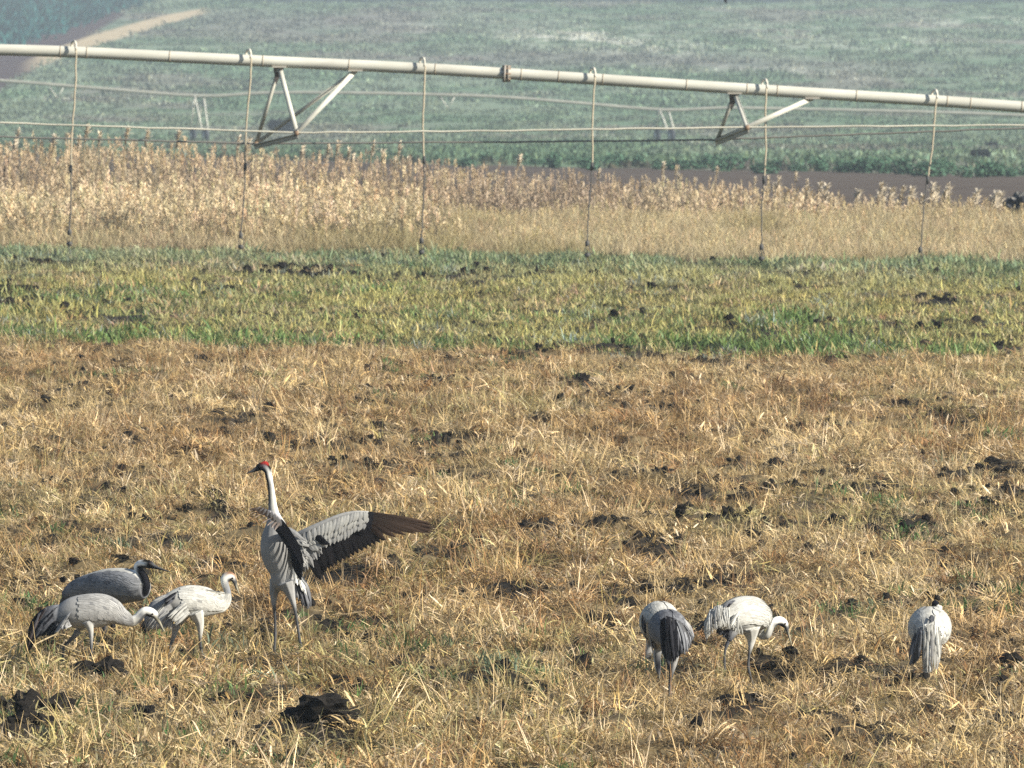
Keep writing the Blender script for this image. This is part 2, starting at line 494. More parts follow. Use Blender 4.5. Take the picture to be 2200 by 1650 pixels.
# dry stubble
x, Y = spread(56, 133, 70)
k = (Y < ROW1(x) + 3.2 * fbm(x * 0.9, Y * 0.2, 3, 3) + rng.normal(0, 1.6, len(x)))
bare = np.maximum(patchmask(x, Y + 0.5) * 0.62, sstep(0.10, 0.40, fbm(x * 1.5, Y * 0.8, 77, 4)) * 0.9)
k &= rng.random(len(x)) > bare
x, Y = x[k], Y[k]
n = len(x)
base = fbm(x * 0.7, Y * 0.22, 13, 3)
tint = mixc((0.48, 0.375, 0.18), (0.36, 0.25, 0.11), sstep(-0.3, 0.4, base))
tint = mixc(tint, (0.66, 0.53, 0.31), (rng.random(n) < 0.22) * 0.85)
tint = mixc(tint, (0.22, 0.115, 0.045), (rng.random(n) < 0.16) * 0.85)
tint = mixc(tint, (0.24, 0.25, 0.09), (rng.random(n) < 0.04 + 0.3 * sstep(0.1, 0.4, fbm(x * 0.4, Y * 0.15, 23, 3))) * 0.6)
tint = tint * rng.uniform(0.55, 1.35, (n, 1)) * np.array((0.98, 0.935, 0.985))
s = rng.uniform(0.7, 1.3, n) * (1 + 0.35 * fbm(x * 0.5, Y * 0.2, 17, 2)) * (1.06 - 0.06 * sstep(64, 90, Y))
pts = np.stack([x, Y, H(x, Y)], -1)
half = rng.random(n) < 0.86
scl = np.stack([s, s, s * rng.uniform(0.6, 1.15, n)], -1)
R = rots(n, 0.22)
scatter('dry_stubble', pts[half], R[half], scl[half], tint[half], P_mat)
scatter('dry_stalks', pts[~half], R[~half], scl[~half], tint[~half] * 1.1, P_stem)

# sparse green weeds among the stubble
x, Y = spread(56, 130, 1.6)
k = fbm(x * 0.45, Y * 0.18, 23, 3) > 0.12
x, Y = x[k], Y[k]; n = len(x)
s = rng.uniform(0.5, 1.0, n)
tint = mixc(jit((0.085, 0.14, 0.045), n), (0.20, 0.22, 0.15), (rng.random(n) < 0.12) * 0.6)
scatter('stubble_weeds', np.stack([x, Y, H(x, Y) + 0.03], -1), rots(n, 0.2), np.stack([s, s, s], -1), tint, P_weed)

# the green weedy band
x, Y = spread(120, 176, 13, 1.5)
wob = 3.2 * fbm(x * 0.9, Y * 0.2, 3, 3) + rng.normal(0, 0.9, len(x))
k = (Y > ROW1(x) + wob) & (Y < ROW2(x) + 2.5 * fbm(x * 0.5, Y * 0.2, 4, 2))
dk = sstep(0.12, 0.32, fbm(x * 0.55, Y * 0.28, 83, 4))
k &= rng.random(len(x)) > dk * 0.65
x, Y = x[k], Y[k]; n = len(x)
f1 = (Y - ROW1(x)) / (ROW2(x) - ROW1(x))
lush = np.exp(-((f1 - 0.05) / 0.07) ** 2) + 0.55 * np.exp(-((f1 - 0.93) / 0.10) ** 2) + 0.35 * np.exp(-((f1 - 0.28) / 0.05) ** 2)
lush = np.clip(lush + 0.7 * fbm(x * 0.35, Y * 0.10, 29, 3), 0, 1)
olive = jit((0.32, 0.295, 0.115), n, 0.3, 0.05)
dry = jit((0.42, 0.33, 0.17), n, 0.25)
green = jit((0.145, 0.215, 0.065), n, 0.3, 0.05)
pick = rng.random(n)
tint = np.where((pick < 0.30 * (1 - lush))[:, None], dry, olive)
tint = np.where((rng.random(n) < lush * 0.95)[:, None], green, tint)
tint = np.where((rng.random(n) < 0.05)[:, None], jit((0.24, 0.26, 0.20), n, 0.2, 0.04), tint)
yel = sstep(0.0, 0.3, fbm(x * 0.9, Y * 0.22, 44, 3)) * (1 - lush) * 0.8
tint = np.where((rng.random(n) < yel)[:, None], jit((0.40, 0.355, 0.13), n, 0.25, 0.04), tint)
tint = mixc(tint, (0.26, 0.30, 0.20), sstep(0.55, 0.95, f1) * 0.5)
s = rng.uniform(0.6, 1.3, n) * (1 + 0.6 * lush) * (1 + 0.5 * fbm(x * 1.1, Y * 0.4, 46, 2))
scatter('green_weeds', np.stack([x, Y, H(x, Y)], -1), rots(n, 0.15), np.stack([s, s, s * 0.9], -1), tint, P_weed)
# dry stalks standing in the weedy band
x, Y = spread(124, 176, 3.0, 1.5)
k = (Y > ROW1(x)) & (Y < ROW2(x) + 2) & (fbm(x * 0.4, Y * 0.15, 37, 3) > -0.1)
x, Y = x[k], Y[k]; n = len(x)
s = rng.uniform(0.6, 1.1, n)
scatter('weed_band_straw', np.stack([x, Y, H(x, Y)], -1), rots(n, 0.2), np.stack([s, s, s * 0.8], -1), jit((0.40, 0.31, 0.13), n), P_mat)

# tall tan grass
x, Y = spread(158, 196, 9, 2)
k = Y > ROW2(x) + 2.5 * fbm(x * 0.5, Y * 0.2, 4, 2)
x, Y = x[k], Y[k]; n = len(x)
s = rng.uniform(0.7, 1.15, n) * np.where(x < -1.5, 1.15, 0.85)
tint = jit((0.43, 0.352, 0.212), n, 0.3, 0.03)
tint = mixc(tint, (0.26, 0.22, 0.10), sstep(0.05, 0.35, fbm(x * 0.6, Y * 0.12, 57, 3)) * 0.7)
s = s * (1 + 0.5 * fbm(x * 0.8, Y * 0.25, 58, 3))
scatter('tall_dry_grass', np.stack([x, Y, H(x, Y)], -1), rots(n, 0.15), np.stack([s, s, s], -1), tint, P_tall)
# low green weeds behind the tan grass
x, Y = spread(190, 200, 5, 2)
k = x > -4; x, Y = x[k], Y[k]; n = len(x)
s = rng.uniform(1.2, 2.2, n)
scatter('ditch_edge_weeds', np.stack([x, Y, H(x, Y) - 0.05], -1), rots(n, 0.15), np.stack([s, s, s * 0.7], -1), jit((0.12, 0.16, 0.06), n), P_weed)

# reeds in the ditch; their tops sink to the right as in the photograph
def reed_top(px):
    return np.interp(px, [-300, 0, 300, 600, 900, 1100, 1400, 1700, 1900, 2100, 2300], [300, 300, 305, 320, 342, 360, 380, 402, 424, 435, 438])
x, Y = spread(200, 226, 3.8, 3)
z = H(x, Y); px, _ = project(x, Y, z)
top = reed_top(px)
ztop = CAMH - (top + 75) * Y / F
hh = np.clip(ztop - z, 0.25, 3) * rng.uniform(0.5, 1.04, len(x))
n = len(x)
tint = mixc(jit((0.30, 0.243, 0.162), n, 0.25, 0.03), (0.19, 0.15, 0.115), sstep(-0.1, 0.35, fbm(x * 0.25, Y * 0.2, 67, 3)) * 0.8)
tl = hh > 1.35
R = rots(n, 0.08)
scatter('tall_reeds', np.stack([x, Y, z], -1)[tl], R[tl], np.repeat(hh[tl, None] / 2.1, 3, 1), tint[tl], P_treed)
scatter('reeds', np.stack([x, Y, z], -1)[~tl], R[~tl], np.repeat(hh[~tl, None], 3, 1), tint[~tl], P_reed)
# paler reeds standing among the tan grass on the left
x, Y = spread(172, 199, 2.6, 2)
px, _ = project(x, Y, 0)
k = rng.random(len(x)) < 1 - sstep(500, 1050, px + 150 * fbm(x * 0.4, Y * 0.2, 5, 2))
k &= Y > ROW2(x) + 3
x, Y = x[k], Y[k]; n = len(x)
hh = rng.uniform(0.45, 0.85, n)
scatter('pale_reeds', np.stack([x, Y, H(x, Y)], -1), rots(n, 0.08), np.stack([hh ** 0.3, hh ** 0.3, hh], -1), jit((0.36, 0.30, 0.20), n, 0.25, 0.03), P_reed)

# far crop plants, low tufts all over the far side of the valley
def far_scatter(name, Y0, Y1, nn, size, zone=None):
    u = rng.random(nn)
    Y = np.sqrt(Y0 ** 2 + u * (Y1 ** 2 - Y0 ** 2)) if Y1 > 500 else rng.uniform(Y0, Y1, nn)
    px0 = rng.uniform(-150, 2350, nn)
    x = (px0 - 1100) / F * Y
    z = prof(Y) + 0.12 * fbm(x * 0.15, Y * 0.03, 15, 3)
    px, py = project(x, Y, z)
    c = far_color(px, py, x, Y)
    lum = c.sum(-1)
    tr = (c[:, 0] > 0.3) & (px < 470)
    tilth = (c[:, 0] > c[:, 1] * 1.15)
    clump = fbm(x * 0.35, Y * 0.07, 99, 3)
    k = ~tr & ~tilth & (rng.random(nn) < 0.45 + 0.9 * clump)
    x, Y, z, c, py, px = x[k], Y[k], z[k], c[k], py[k], px[k]
    n = len(x)
    crop = (px < 300) & (py < 105 - 0.33 * px)
    s = size * rng.uniform(0.5, 1.4, n) * np.where(crop, 2.3, 1)
    c = np.where(crop[:, None], np.array((0.018, 0.085, 0.08)), c)
    c = c * rng.uniform(0.7, 1.25, (n, 1)) * np.where(rng.random(n) < 0.10, 1.7, 1)[:, None]
    c = np.where((rng.random(n) < 0.16)[:, None], c * 0.5, c)
    scatter(name, np.stack([x, Y, z], -1), rots(n, 0.1), np.stack([s, s, s * rng.uniform(0.6, 1.3, n)], -1), c, P_far)
far_scatter('far_crop', 430, 1000, 26000, 1.0)
far_scatter('hillside_crop', 1000, 1700, 34000, 1.5)

# ------------------------------------------------------------------ soil clods, pieces of the field
def clod_mesh(seed):
    r = random.Random(seed)
    import bmesh
    bm = bmesh.new()
    bmesh.ops.create_icosphere(bm, subdivisions=3, radius=1)
    o1 = r.uniform(0, 50)
    for v in bm.verts:
        p = v.co.copy()
        n1 = float(fbm(np.array([p.x * 1.4 + o1]), np.array([p.y * 1.4 + p.z * 2.1 + o1]), seed, 3)[0])
        n2 = float(fbm(np.array([p.x * 4.2 + p.z * 3 + o1]), np.array([p.y * 4.2 - p.z * 2.3]), seed + 3, 3)[0])
        n3 = float(fbm(np.array([p.x * 11 + p.z * 7 + o1]), np.array([p.y * 11 - p.z * 6]), seed + 5, 2)[0])
        v.co = p * (1 + 0.45 * n1 + 0.45 * n2 + 0.28 * n3)
    v = [q.co.copy() for q in bm.verts]; f = [tuple(a.index for a in p.verts) for p in bm.faces]
    bm.free()
    me = mesh_of('soil_clod', v, f, M_soil, [(0.019, 0.0165, 0.0145)] * len(v), False)
    return me
clods = [clod_mesh(300 + i) for i in range(6)]
nc = 0
for (cx, cY, rx, ry), (ppx_, ppy_, hx, hy) in zip(PW, PATCH):
    vz = hy * cY / F                       # half height the lump shows
    m = max(3, min(7, int(rx * 26)))
    for j in range(m):
        if nc >= 298: break
        x = cx + rx * random.uniform(-0.8, 0.8); Y = cY + random.uniform(-0.3, 0.3)
        s = random.uniform(0.45, 0.85) * vz
        o = link('soil_clod', clods[nc % 6], field)
        o.location = (x, Y, Hs(x, Y) + s * random.uniform(0.45, 1.05))
        o.scale = (s * random.uniform(1.0, 2.0), s * random.uniform(0.8, 1.4), s * random.uniform(0.7, 1.0))
        o.rotation_euler = (random.uniform(-0.4, 0.4), random.uniform(-0.4, 0.4), random.uniform(-0.6, 0.6))
        nc += 1
# crumbs of soil past counting
P_clod = bpy.data.collections.new('soil_crumb')
for i in range(6): P_clod.objects.link(bpy.data.objects.new('soil_crumb', clods[i]))
x, Y = spread(56, 172, 32)
k = rng.random(len(x)) < (sstep(0.05, 0.38, fbm(x * 1.5, Y * 0.8, 77, 4)) * 0.75 + 0.05 + 0.9 * patchmask(x, Y)) * np.where(Y > ROW1(x), 0.3, 1)
x, Y = x[k], Y[k]; n = len(x)
s_ = rng.uniform(0.010, 0.034, n) * np.where(rng.random(n) < 0.10, 1.7, 1)
cr = scatter('soil_crumbs', np.stack([x, Y, H(x, Y) + s_ * 0.5 + 0.012], -1), rots(n, 0.5), np.stack([s_ * 1.5, s_, s_ * 0.8], -1), np.ones((n, 3)), P_clod)
cr.parent = field
x, Y = spread(127, 168, 5, 1.5)
k = (rng.random(len(x)) < sstep(0.15, 0.40, fbm(x * 0.55, Y * 0.28, 83, 4)) * sstep(-0.05, 0.3, fbm(x * 2.2, Y * 0.9, 84, 2))) & (Y > ROW1(x)) & (Y < ROW2(x) - 2)
x, Y = x[k], Y[k]; n = len(x)
s_ = rng.uniform(0.02, 0.055, n)
cr2 = scatter('soil_crumbs', np.stack([x, Y, H(x, Y) + s_ * 0.6 + 0.03], -1), rots(n, 0.4), np.stack([s_ * 1.6, s_, s_ * 0.9], -1), np.ones((n, 3)), P_clod)
cr2.parent = field

# ------------------------------------------------------------------ tubes
def crv(P, n):
    """Catmull-Rom through rows of P, n samples per segment"""
    P = np.asarray(P, float)
    E = np.vstack([2 * P[0] - P[1], P, 2 * P[-1] - P[-2]])
    out = []
    for i in range(1, len(E) - 2):
        for k in range(n):
            t = k / n
            p0, p1, p2, p3 = E[i - 1], E[i], E[i + 1], E[i + 2]
            out.append(0.5 * (2 * p1 + (p2 - p0) * t + (2 * p0 - 5 * p1 + 4 * p2 - p3) * t * t + (3 * p1 - p0 - 3 * p2 + p3) * t ** 3))
    out.append(P[-1])
    return np.array(out)
def tube(mb, pts, rad, col, ns=8, per=1, ref=None):
    """round tube; rad a number or one per point"""
    pts = [Vector(p) for p in pts]
    if not hasattr(rad, '__len__'): rad = [rad] * len(pts)
    if per > 1:
        A = crv([list(p) + [r] for p, r in zip(pts, rad)], per)
        pts = [Vector(a[:3]) for a in A]; rad = [max(1e-4, a[3]) for a in A]
    v = []; f = []
    n = len(pts)
    for i, p in enumerate(pts):
        t = (pts[min(i + 1, n - 1)] - pts[max(i - 1, 0)]).normalized()
        e1 = (ref or (Vector((0, 0, 1)) if abs(t.z) < 0.9 else Vector((1, 0, 0))))
        e1 = (e1 - t * e1.dot(t)).normalized(); e2 = t.cross(e1)
        for k in range(ns):
            a = 2 * math.pi * k / ns
            v.append(p + (e1 * math.cos(a) + e2 * math.sin(a)) * rad[i])
        if i:
            for k in range(ns):
                f.append(((i - 1) * ns + k, (i - 1) * ns + (k + 1) % ns, i * ns + (k + 1) % ns, i * ns + k))
    f.append(tuple(range(ns - 1, -1, -1))); f.append(tuple((n - 1) * ns + k for k in range(ns)))
    cl = col if isinstance(col, list) else [col] * len(v)
    mb.add(v, f, cl)
def bar(mb, a, b, w, h, col, up=Vector((0, 0, 1))):
    a = Vector(a); b = Vector(b); t = (b - a).normalized()
    s = t.cross(up).normalized() * (w / 2); u = s.cross(t).normalized() * (h / 2)
    v = [q + i * s + j * u for q in (a, b) for (i, j) in ((-1, -1), (1, -1), (1, 1), (-1, 1))]
    mb.add(v, [(0, 1, 2, 3), (7, 6, 5, 4), (0, 4, 5, 1), (1, 5, 6, 2), (2, 6, 7, 3), (3, 7, 4, 0)], [col] * 8)

# ------------------------------------------------------------------ irrigation pivot
GALV = (0.50, 0.485, 0.42); RUST = (0.20, 0.13, 0.08); DARK = (0.07, 0.068, 0.065); BEIGE = (0.38, 0.325, 0.235)
PY = 160.0
piv = empty('irrigation_pivot', (0, PY, 0))
tag(piv, 'long pale steel irrigation pipe with hanging hoses and wire trusses above the field', 'irrigation pivot')
_px = [-3300, -2600, -1800, -900, -300, 0, 162, 537, 910, 1276, 1645, 2010, 2200, 2600, 3300, 4200, 5300]
_py = [230, 165, 118, 96, 100, 107, 112, 130, 147.5, 170, 194, 216.5, 230, 258, 310, 372, 440]
pp = [W(a, b, PY) for a, b in zip(_px, _py)]
def pipe_at(px):
    A = np.array([list(p) for p in pp]); q = (px - 1100) / F * PY
    return Vector((q, PY, float(np.interp(q, A[:, 0], A[:, 2]))))
mb = MB()
tube(mb, pp, 0.080, GALV, 20, 6)
pipe = mb.build('pipe', M_metal, piv)
for bx in (130, 187, 365, 565, 750, 935, 1120, 1200, 1295, 1475, 1605, 1670, 1840, 2035, 2085, 2195):
    mb = MB(); a = pipe_at(bx - 1.2); b = pipe_at(bx + 1.2)
    tube(mb, [a, b], 0.0835, (0.33, 0.28, 0.21), 20)
    mb.build('pipe_band', M_metal, pipe)
mb = MB()
for q, rr in ((-4, 0.125), (4, 0.115)):
    a = pipe_at(1088 + q - 2.2); b = pipe_at(1088 + q + 2.2)
    tube(mb, [a, b], rr, (0.32, 0.29, 0.25), 18)
c0 = pipe_at(1088)
for k in range(8):
    a = k * math.pi / 4
    o_ = Vector((0, math.cos(a), math.sin(a))) * 0.104
    tube(mb, [c0 + o_ - Vector((0.06, 0, 0)), c0 + o_ + Vector((0.06, 0, 0))], 0.013, RUST, 6)
mb.build('flange', M_metal, pipe)
drops = [(162, 148, 530), (537, 518, 537), (910, 908, 548), (1276, 1263, 554), (1645, 1636, 562), (2010, 1976, 568)]
for tx in (-210, -590, 2385, 2760):
    drops.append((tx, tx - 20, 520 if tx < 0 else 585))
for i, (tx, bx, by) in enumerate(drops):
    r = random.Random(40 + i)
    a = pipe_at(tx)
    base = a + Vector((-0.05, 0.0, 0.07))
    mb = MB()
    top = [base, base + Vector((0.0, -0.01, 0.05)), base + Vector((0.035, -0.07, 0.085)), base + Vector((0.06, -0.13, 0.06)), base + Vector((0.065, -0.155, -0.04))]
    tube(mb, top, 0.017, (0.50, 0.47, 0.40), 8, 3)
    gn = mb.build('gooseneck', M_metal, piv)
    s0 = top[-1]
    e0 = W(bx, by - 34, PY - 0.16)
    N_ = 26
    P = []
    for j in range(N_ + 1):
        u = j / N_
        q = s0.lerp(e0, u)
        q.x += 0.012 * math.sin(u * 9 + i) + r.uniform(-0.005, 0.005)
        P.append(q)
    m_ = int(N_ * r.uniform(0.55, 0.68))
    mb = MB(); tube(mb, P[:m_ + 1], 0.013, BEIGE, 8, 2); mb.build('upper_hose', M_hose, piv)
    mb = MB(); tube(mb, P[m_:], [0.016] + [0.009] * (len(P) - m_ - 1), (0.085, 0.08, 0.075), 8, 2); lh = mb.build('lower_hose', M_hose, piv)
    mb = MB(); tube(mb, [P[m_] + Vector((0, 0, 0.05)), P[m_] - Vector((0, 0, 0.06))], 0.022, (0.05, 0.05, 0.05), 8); mb.build('hose_joint', M_hose, piv)
    mb = MB()
    e = P[-1]
    tube(mb, [e + Vector((0, 0, 0.03)), e, e - Vector((0, 0, 0.05)), e - Vector((0, 0, 0.06))], [0.012, 0.03, 0.03, 0.012], DARK, 8)
    for k in range(3):
        an = k * 2.1 + 0.4; dd = Vector((math.cos(an), math.sin(an), 0))
        tube(mb, [e - Vector((0, 0, 0.05)) + dd * 0.02, e - Vector((0, 0, 0.10)) + dd * 0.045, e - Vector((0, 0, 0.17)) + dd * 0.03], 0.006, DARK, 5)
    tube(mb, [e - Vector((0, 0, 0.15)), e - Vector((0, 0, 0.18)), e - Vector((0, 0, 0.215))], [0.03, 0.045, 0.02], DARK, 8)
    mb.build('sprinkler', M_hose, piv)
def brace(t1, t2, nn, fn):
    """two struts from each pipe clamp down to the near and far truss rods, with the cross bar between"""
    A = pipe_at(t1) - Vector((0, 0, 0.07)); B = pipe_at(t2) - Vector((0, 0, 0.07))
    Nn = W(nn[0], nn[1], PY - 0.62); Fn = W(fn[0], fn[1], PY + 0.62)
    for (p, q, wd) in ((A, Nn, 0.062), (B, Nn, 0.062), (A, Fn, 0.05), (B, Fn, 0.05)):
        mb = MB(); t = (q - p).normalized(); side = t.cross(Vector((0, 1, 0))).normalized()
        bar(mb, p, q, 0.008, wd, GALV, side)
        off = side * (wd * 0.5) + Vector((0, 0.028, 0))
        bar(mb, p + off, q + off, wd * 0.8, 0.008, GALV, side)
        mb.build('strut', M_metal, piv)
    mb = MB(); bar(mb, Nn + Vector((0.02, 0, -0.02)), Fn + Vector((-0.02, 0, -0.02)), 0.09, 0.010, GALV)
    bar(mb, Nn + Vector((0.02, -0.01, -0.05)), Fn + Vector((-0.02, 0, -0.05)), 0.010, 0.07, (0.42, 0.40, 0.35))
    mb.build('cross_bar', M_metal, piv)
    for C in (A, B):
        mb = MB()
        bar(mb, C + Vector((-0.10, 0, 0.0)), C + Vector((0.10, 0, 0.0)), 0.16, 0.02, (0.36, 0.33, 0.28))
        mb.build('clamp_plate', M_metal, piv, False)
    mb = MB()
    mb.add([A + Vector((-0.08, 0.03, -0.012)), A + Vector((0.07, 0.03, -0.012)), A + Vector((-0.05, 0.10, -0.26)), A + Vector((-0.08, 0.022, -0.012)), A + Vector((0.07, 0.022, -0.012)), A + Vector((-0.05, 0.092, -0.26))],
           [(0, 1, 2), (5, 4, 3), (0, 3, 4, 1), (1, 4, 5, 2), (2, 5, 3, 0)], [(0.12, 0.10, 0.09)] * 6)
    mb.build('gusset_plate', M_metal, piv, False)
    for C in (Nn, Fn):
        mb = MB()
        tube(mb, [C + Vector((-0.03, 0, -0.01)), C + Vector((0.03, 0, -0.01))], 0.035, RUST, 8)
        mb.build('rod_end', M_metal, piv)
    return Nn, Fn
n1, f1_ = brace(600, 764, (637, 285), (550, 308))
n2, f2_ = brace(1578, 1745, (1605, 273), (1541, 300))
n0, f0_ = brace(-420, -260, (-390, 264), (-470, 285))
n3, f3_ = brace(2560, 2720, (2590, 262), (2530, 268))
def rod(nodes, r0, d):
    P = []
    for a, b in zip(nodes[:-1], nodes[1:]):
        for k in range(12): P.append(a.lerp(b, k / 12) + Vector((0, 0, random.uniform(-0.006, 0.006))))
    P.append(nodes[-1])
    mb = MB(); tube(mb, P, r0, d, 6); return mb.build('truss_rod', M_metal, piv)
endL, endR = pp[0], pp[-1]
rod([endL + Vector((0, -0.1, -0.1)), n0, W(0, 264, PY - 0.62), n1, W(1100, 280.5, PY - 0.62), n2, W(2200, 269, PY - 0.62), n3, endR + Vector((0, -0.1, -0.1))], 0.0125, (0.52, 0.49, 0.40))
rod([endL + Vector((0, 0.1, -0.1)), f0_, W(0, 294, PY + 0.62), f1_, W(1100, 305, PY + 0.62), f2_, W(1850, 288, PY + 0.62), W(2200, 275, PY + 0.62), f3_, endR + Vector((0, 0.1, -0.1))], 0.0125, (0.16, 0.15, 0.135))  # far rod, same steel as the near one, coloured dark for the pipe's shadow

def tower_parts(parent, top, gx, gY, wheel_r, half_base, half_w, axis, leg_w):
    """A-frame drive tower: four legs from the pipe to a base beam carried by two wheels"""
    ax = Vector((axis[0], axis[1], 0)).normalized(); cr = Vector((-ax.y, ax.x, 0))
    ends = []
    for sgn in (-1, 1):
        c = Vector((gx, gY, 0)) + ax * half_base * sgn
        c.z = Hs(c.x, c.y) + wheel_r
        ends.append(c)
        mb = MB(); tube(mb, [c - cr * 0.12, c + cr * 0.12], wheel_r, (0.025, 0.03, 0.04), 16)
        wl = mb.build('wheel', M_hose, parent)
        mb = MB(); tube(mb, [c - cr * 0.14, c + cr * 0.14], wheel_r * 0.55, (0.4, 0.39, 0.36), 12); mb.build('rim', M_metal, wl)
    for c in ends:
        for sg in (-1, 1):
            mb = MB(); bar(mb, c + Vector((0, 0, wheel_r * 0.5)) + cr * 0.2 * sg, top + cr * half_w * sg, leg_w, leg_w, GALV, cr)
            mb.build('leg', M_metal, parent)
    mb = MB(); bar(mb, ends[0] + Vector((0, 0, wheel_r * 0.5)), ends[1] + Vector((0, 0, wheel_r * 0.5)), leg_w * 1.6, leg_w * 1.6, GALV); mb.build('base_beam', M_metal, parent)
for end in (endL, endR):
    tower_parts(piv, end, end.x, PY, 0.6, 2.0, 0.15, (0, 1), 0.09)

# far pivot across the valley
def terr_at(px, py, lo=300, hi=1900):
    Ys_ = np.arange(lo, hi, 1.0)
    x = (px - 1100) / F * Ys_
    _, q = project(x, Ys_, prof(Ys_))
    i = int(np.argmin(np.abs(q - py)))
    return float(x[i]), float(Ys_[i])
ax_, aY = terr_at(428, 300); bx_, bY = terr_at(1427, 322)
aY = bY = 745.0; ax_ = (428 - 1100) / F * aY; bx_ = (1427 - 1100) / F * bY
fp = empty('irrigation_pivot', ((ax_ + bx_) / 2, (aY + bY) / 2, float(prof((aY + bY) / 2))))
tag(fp, 'distant faint white irrigation line on two wheeled towers across the green valley', 'irrigation pivot')
def farY(px):
    return float(np.interp(px, [-400, 428, 1427, 2800], [aY + (aY - bY) * 0.83, aY, bY, bY - (aY - bY) * 1.2]))
lp = [(-400, 168), (-100, 169), (0, 173), (215, 190), (428, 206), (560, 200), (700, 199), (960, 204), (1100, 210), (1250, 222), (1427, 236), (1550, 232), (1700, 234), (2000, 241), (2300, 252), (2800, 275)]
fpts = [W(a, b, farY(a)) for a, b in lp]
mb = MB(); tube(mb, fpts, 0.11, (0.27, 0.265, 0.225), 10, 4); mb.build('pipe', M_metal, fp)
for gx, gY, top in ((ax_, aY, W(428, 206, farY(428))), (bx_, bY, W(1427, 236, farY(1427)))):
    tower_parts(fp, top, gx, gY, 0.46, 1.5, 0.3, (0.30, -0.95), 0.075)
for c in (120, 960):
    a = W(c - 15, np.interp(c - 15, [q[0] for q in lp], [q[1] for q in lp]) + 3, farY(c)); b = W(c + 17, np.interp(c + 17, [q[0] for q in lp], [q[1] for q in lp]) + 3, farY(c)); d = W(c + 3, np.interp(c, [q[0] for q in lp], [q[1] for q in lp]) + 29, farY(c))
    mb = MB(); bar(mb, a, d, 0.06, 0.06, GALV, Vector((0, 1, 0))); mb.build('strut', M_metal, fp)
    mb = MB(); bar(mb, b, d, 0.06, 0.06, GALV, Vector((0, 1, 0))); mb.build('strut', M_metal, fp)

# ------------------------------------------------------------------ shrubs, rocks, reeds that can be told apart
def bush_mesh(seed, col, nl=520, leaf=0.10, flower=None):
    r = random.Random(seed); mb = MB()
    blobs = [(Vector((r.uniform(-0.55, 0.55), r.uniform(-0.35, 0.35), r.uniform(0.25, 0.6))), r.uniform(0.3, 0.5)) for _ in range(7)]
    for i in range(nl):
        c, rad = r.choice(blobs)
        d = Vector((r.gauss(0, 1), r.gauss(0, 1), r.gauss(0, 1))).normalized()
        p = c + d * rad * r.uniform(0.6, 1.05)
        if p.z < 0: p.z = r.uniform(0, 0.15)
        n = (d + Vector((r.gauss(0, 0.5), r.gauss(0, 0.5), r.gauss(0, 0.5)))).normalized()
        t = n.orthogonal().normalized(); b = n.cross(t)
        L = leaf * r.uniform(0.6, 1.3); k = r.uniform(0.55, 1.35)
        cc = tuple(q * k for q in col)
        if flower and r.random() < 0.05 and p.z > 0.5: cc = flower; L *= 0.8
        mb.add([p - t * L, p - b * L * 0.5, p + t * L, p + b * L * 0.5], [(0, 1, 2, 3)], [cc] * 4)
    me = mesh_of('crown', mb.v, mb.f, M_bush, mb.c, False)
    mb2 = MB()
    for i in range(5):
        a = i * 1.3 + r.random()
        tube(mb2, [Vector((0, 0, -0.05)), Vector((math.cos(a) * 0.2, math.sin(a) * 0.15, 0.3)), Vector((math.cos(a) * 0.4, math.sin(a) * 0.3, 0.6))], [0.03, 0.02, 0.008], (0.08, 0.06, 0.05), 5)
    ms = mesh_of('stem', mb2.v, mb2.f, M_bush, mb2.c, True)
    return me, ms
def shrub(me, loc, s, label, group=None, cat='shrub', rz=0):
    t = empty('shrub', loc); t.scale = s; t.rotation_euler = (0, 0, rz)
    link('crown', me[0], t); link('stem', me[1], t)
    return tag(t, label, cat, group)
gb = [bush_mesh(500 + i, (0.055, 0.115, 0.07)) for i in range(4)]
r = random.Random(5)
i = 0
pxq = 830
while pxq < 2290:
    py_ = 357 + (pxq - 1000) * 0.021 + r.uniform(-7, 2)
    x_, Y_ = terr_at(pxq, py_, 300, 700)
    sc_ = r.uniform(0.42, 0.72) * (0.7 if pxq < 1100 else 1.0)
    shrub(gb[i % 4], (x_, Y_, float(prof(Y_)) - 0.05), (sc_ * r.uniform(1.0, 1.5), sc_, sc_ * r.uniform(0.75, 1.15)), 'bluish green bush in the hedge row along the dark ploughed strip', 'bushes along the far edge of the dark ploughed strip', 'shrub', r.uniform(0, 6.28))
    pxq += r.uniform(26, 52); i += 1
db = bush_mesh(560, (0.010, 0.014, 0.018), 1100, 0.12)
for (px_, py_, sz, lb) in ((2105, 343, 0.62, 'dark round bush standing alone above the hedge row'),
                           (2132, 316, 0.42, 'small dark bush up slope behind the lone round bush'),
                           (602, 287, 1.25, 'large dark blurred bush seen through the left truss brace')):
    x_, Y_ = terr_at(px_, py_, 400, 1200)
    shrub(db, (x_, Y_, float(prof(Y_)) - 0.05), (sz, sz, sz), lb)
fb = bush_mesh(570, (0.075, 0.15, 0.045), 620, 0.10, (0.75, 0.50, 0.03))
p_ = W(2150, 452, 197.0); shrub(fb, (p_.x, 197.0, Hs(p_.x, 197.0) + 0.0), (0.42, 0.4, 0.5), 'bright green bush with yellow flowers beside the dark boulder')
p_ = W(1905, 450, 197.5); shrub(fb, (p_.x, 197.5, Hs(p_.x, 197.5) + 0.0), (0.30, 0.35, 0.36), 'bright green bush with yellow flowers below the pale reed plumes')
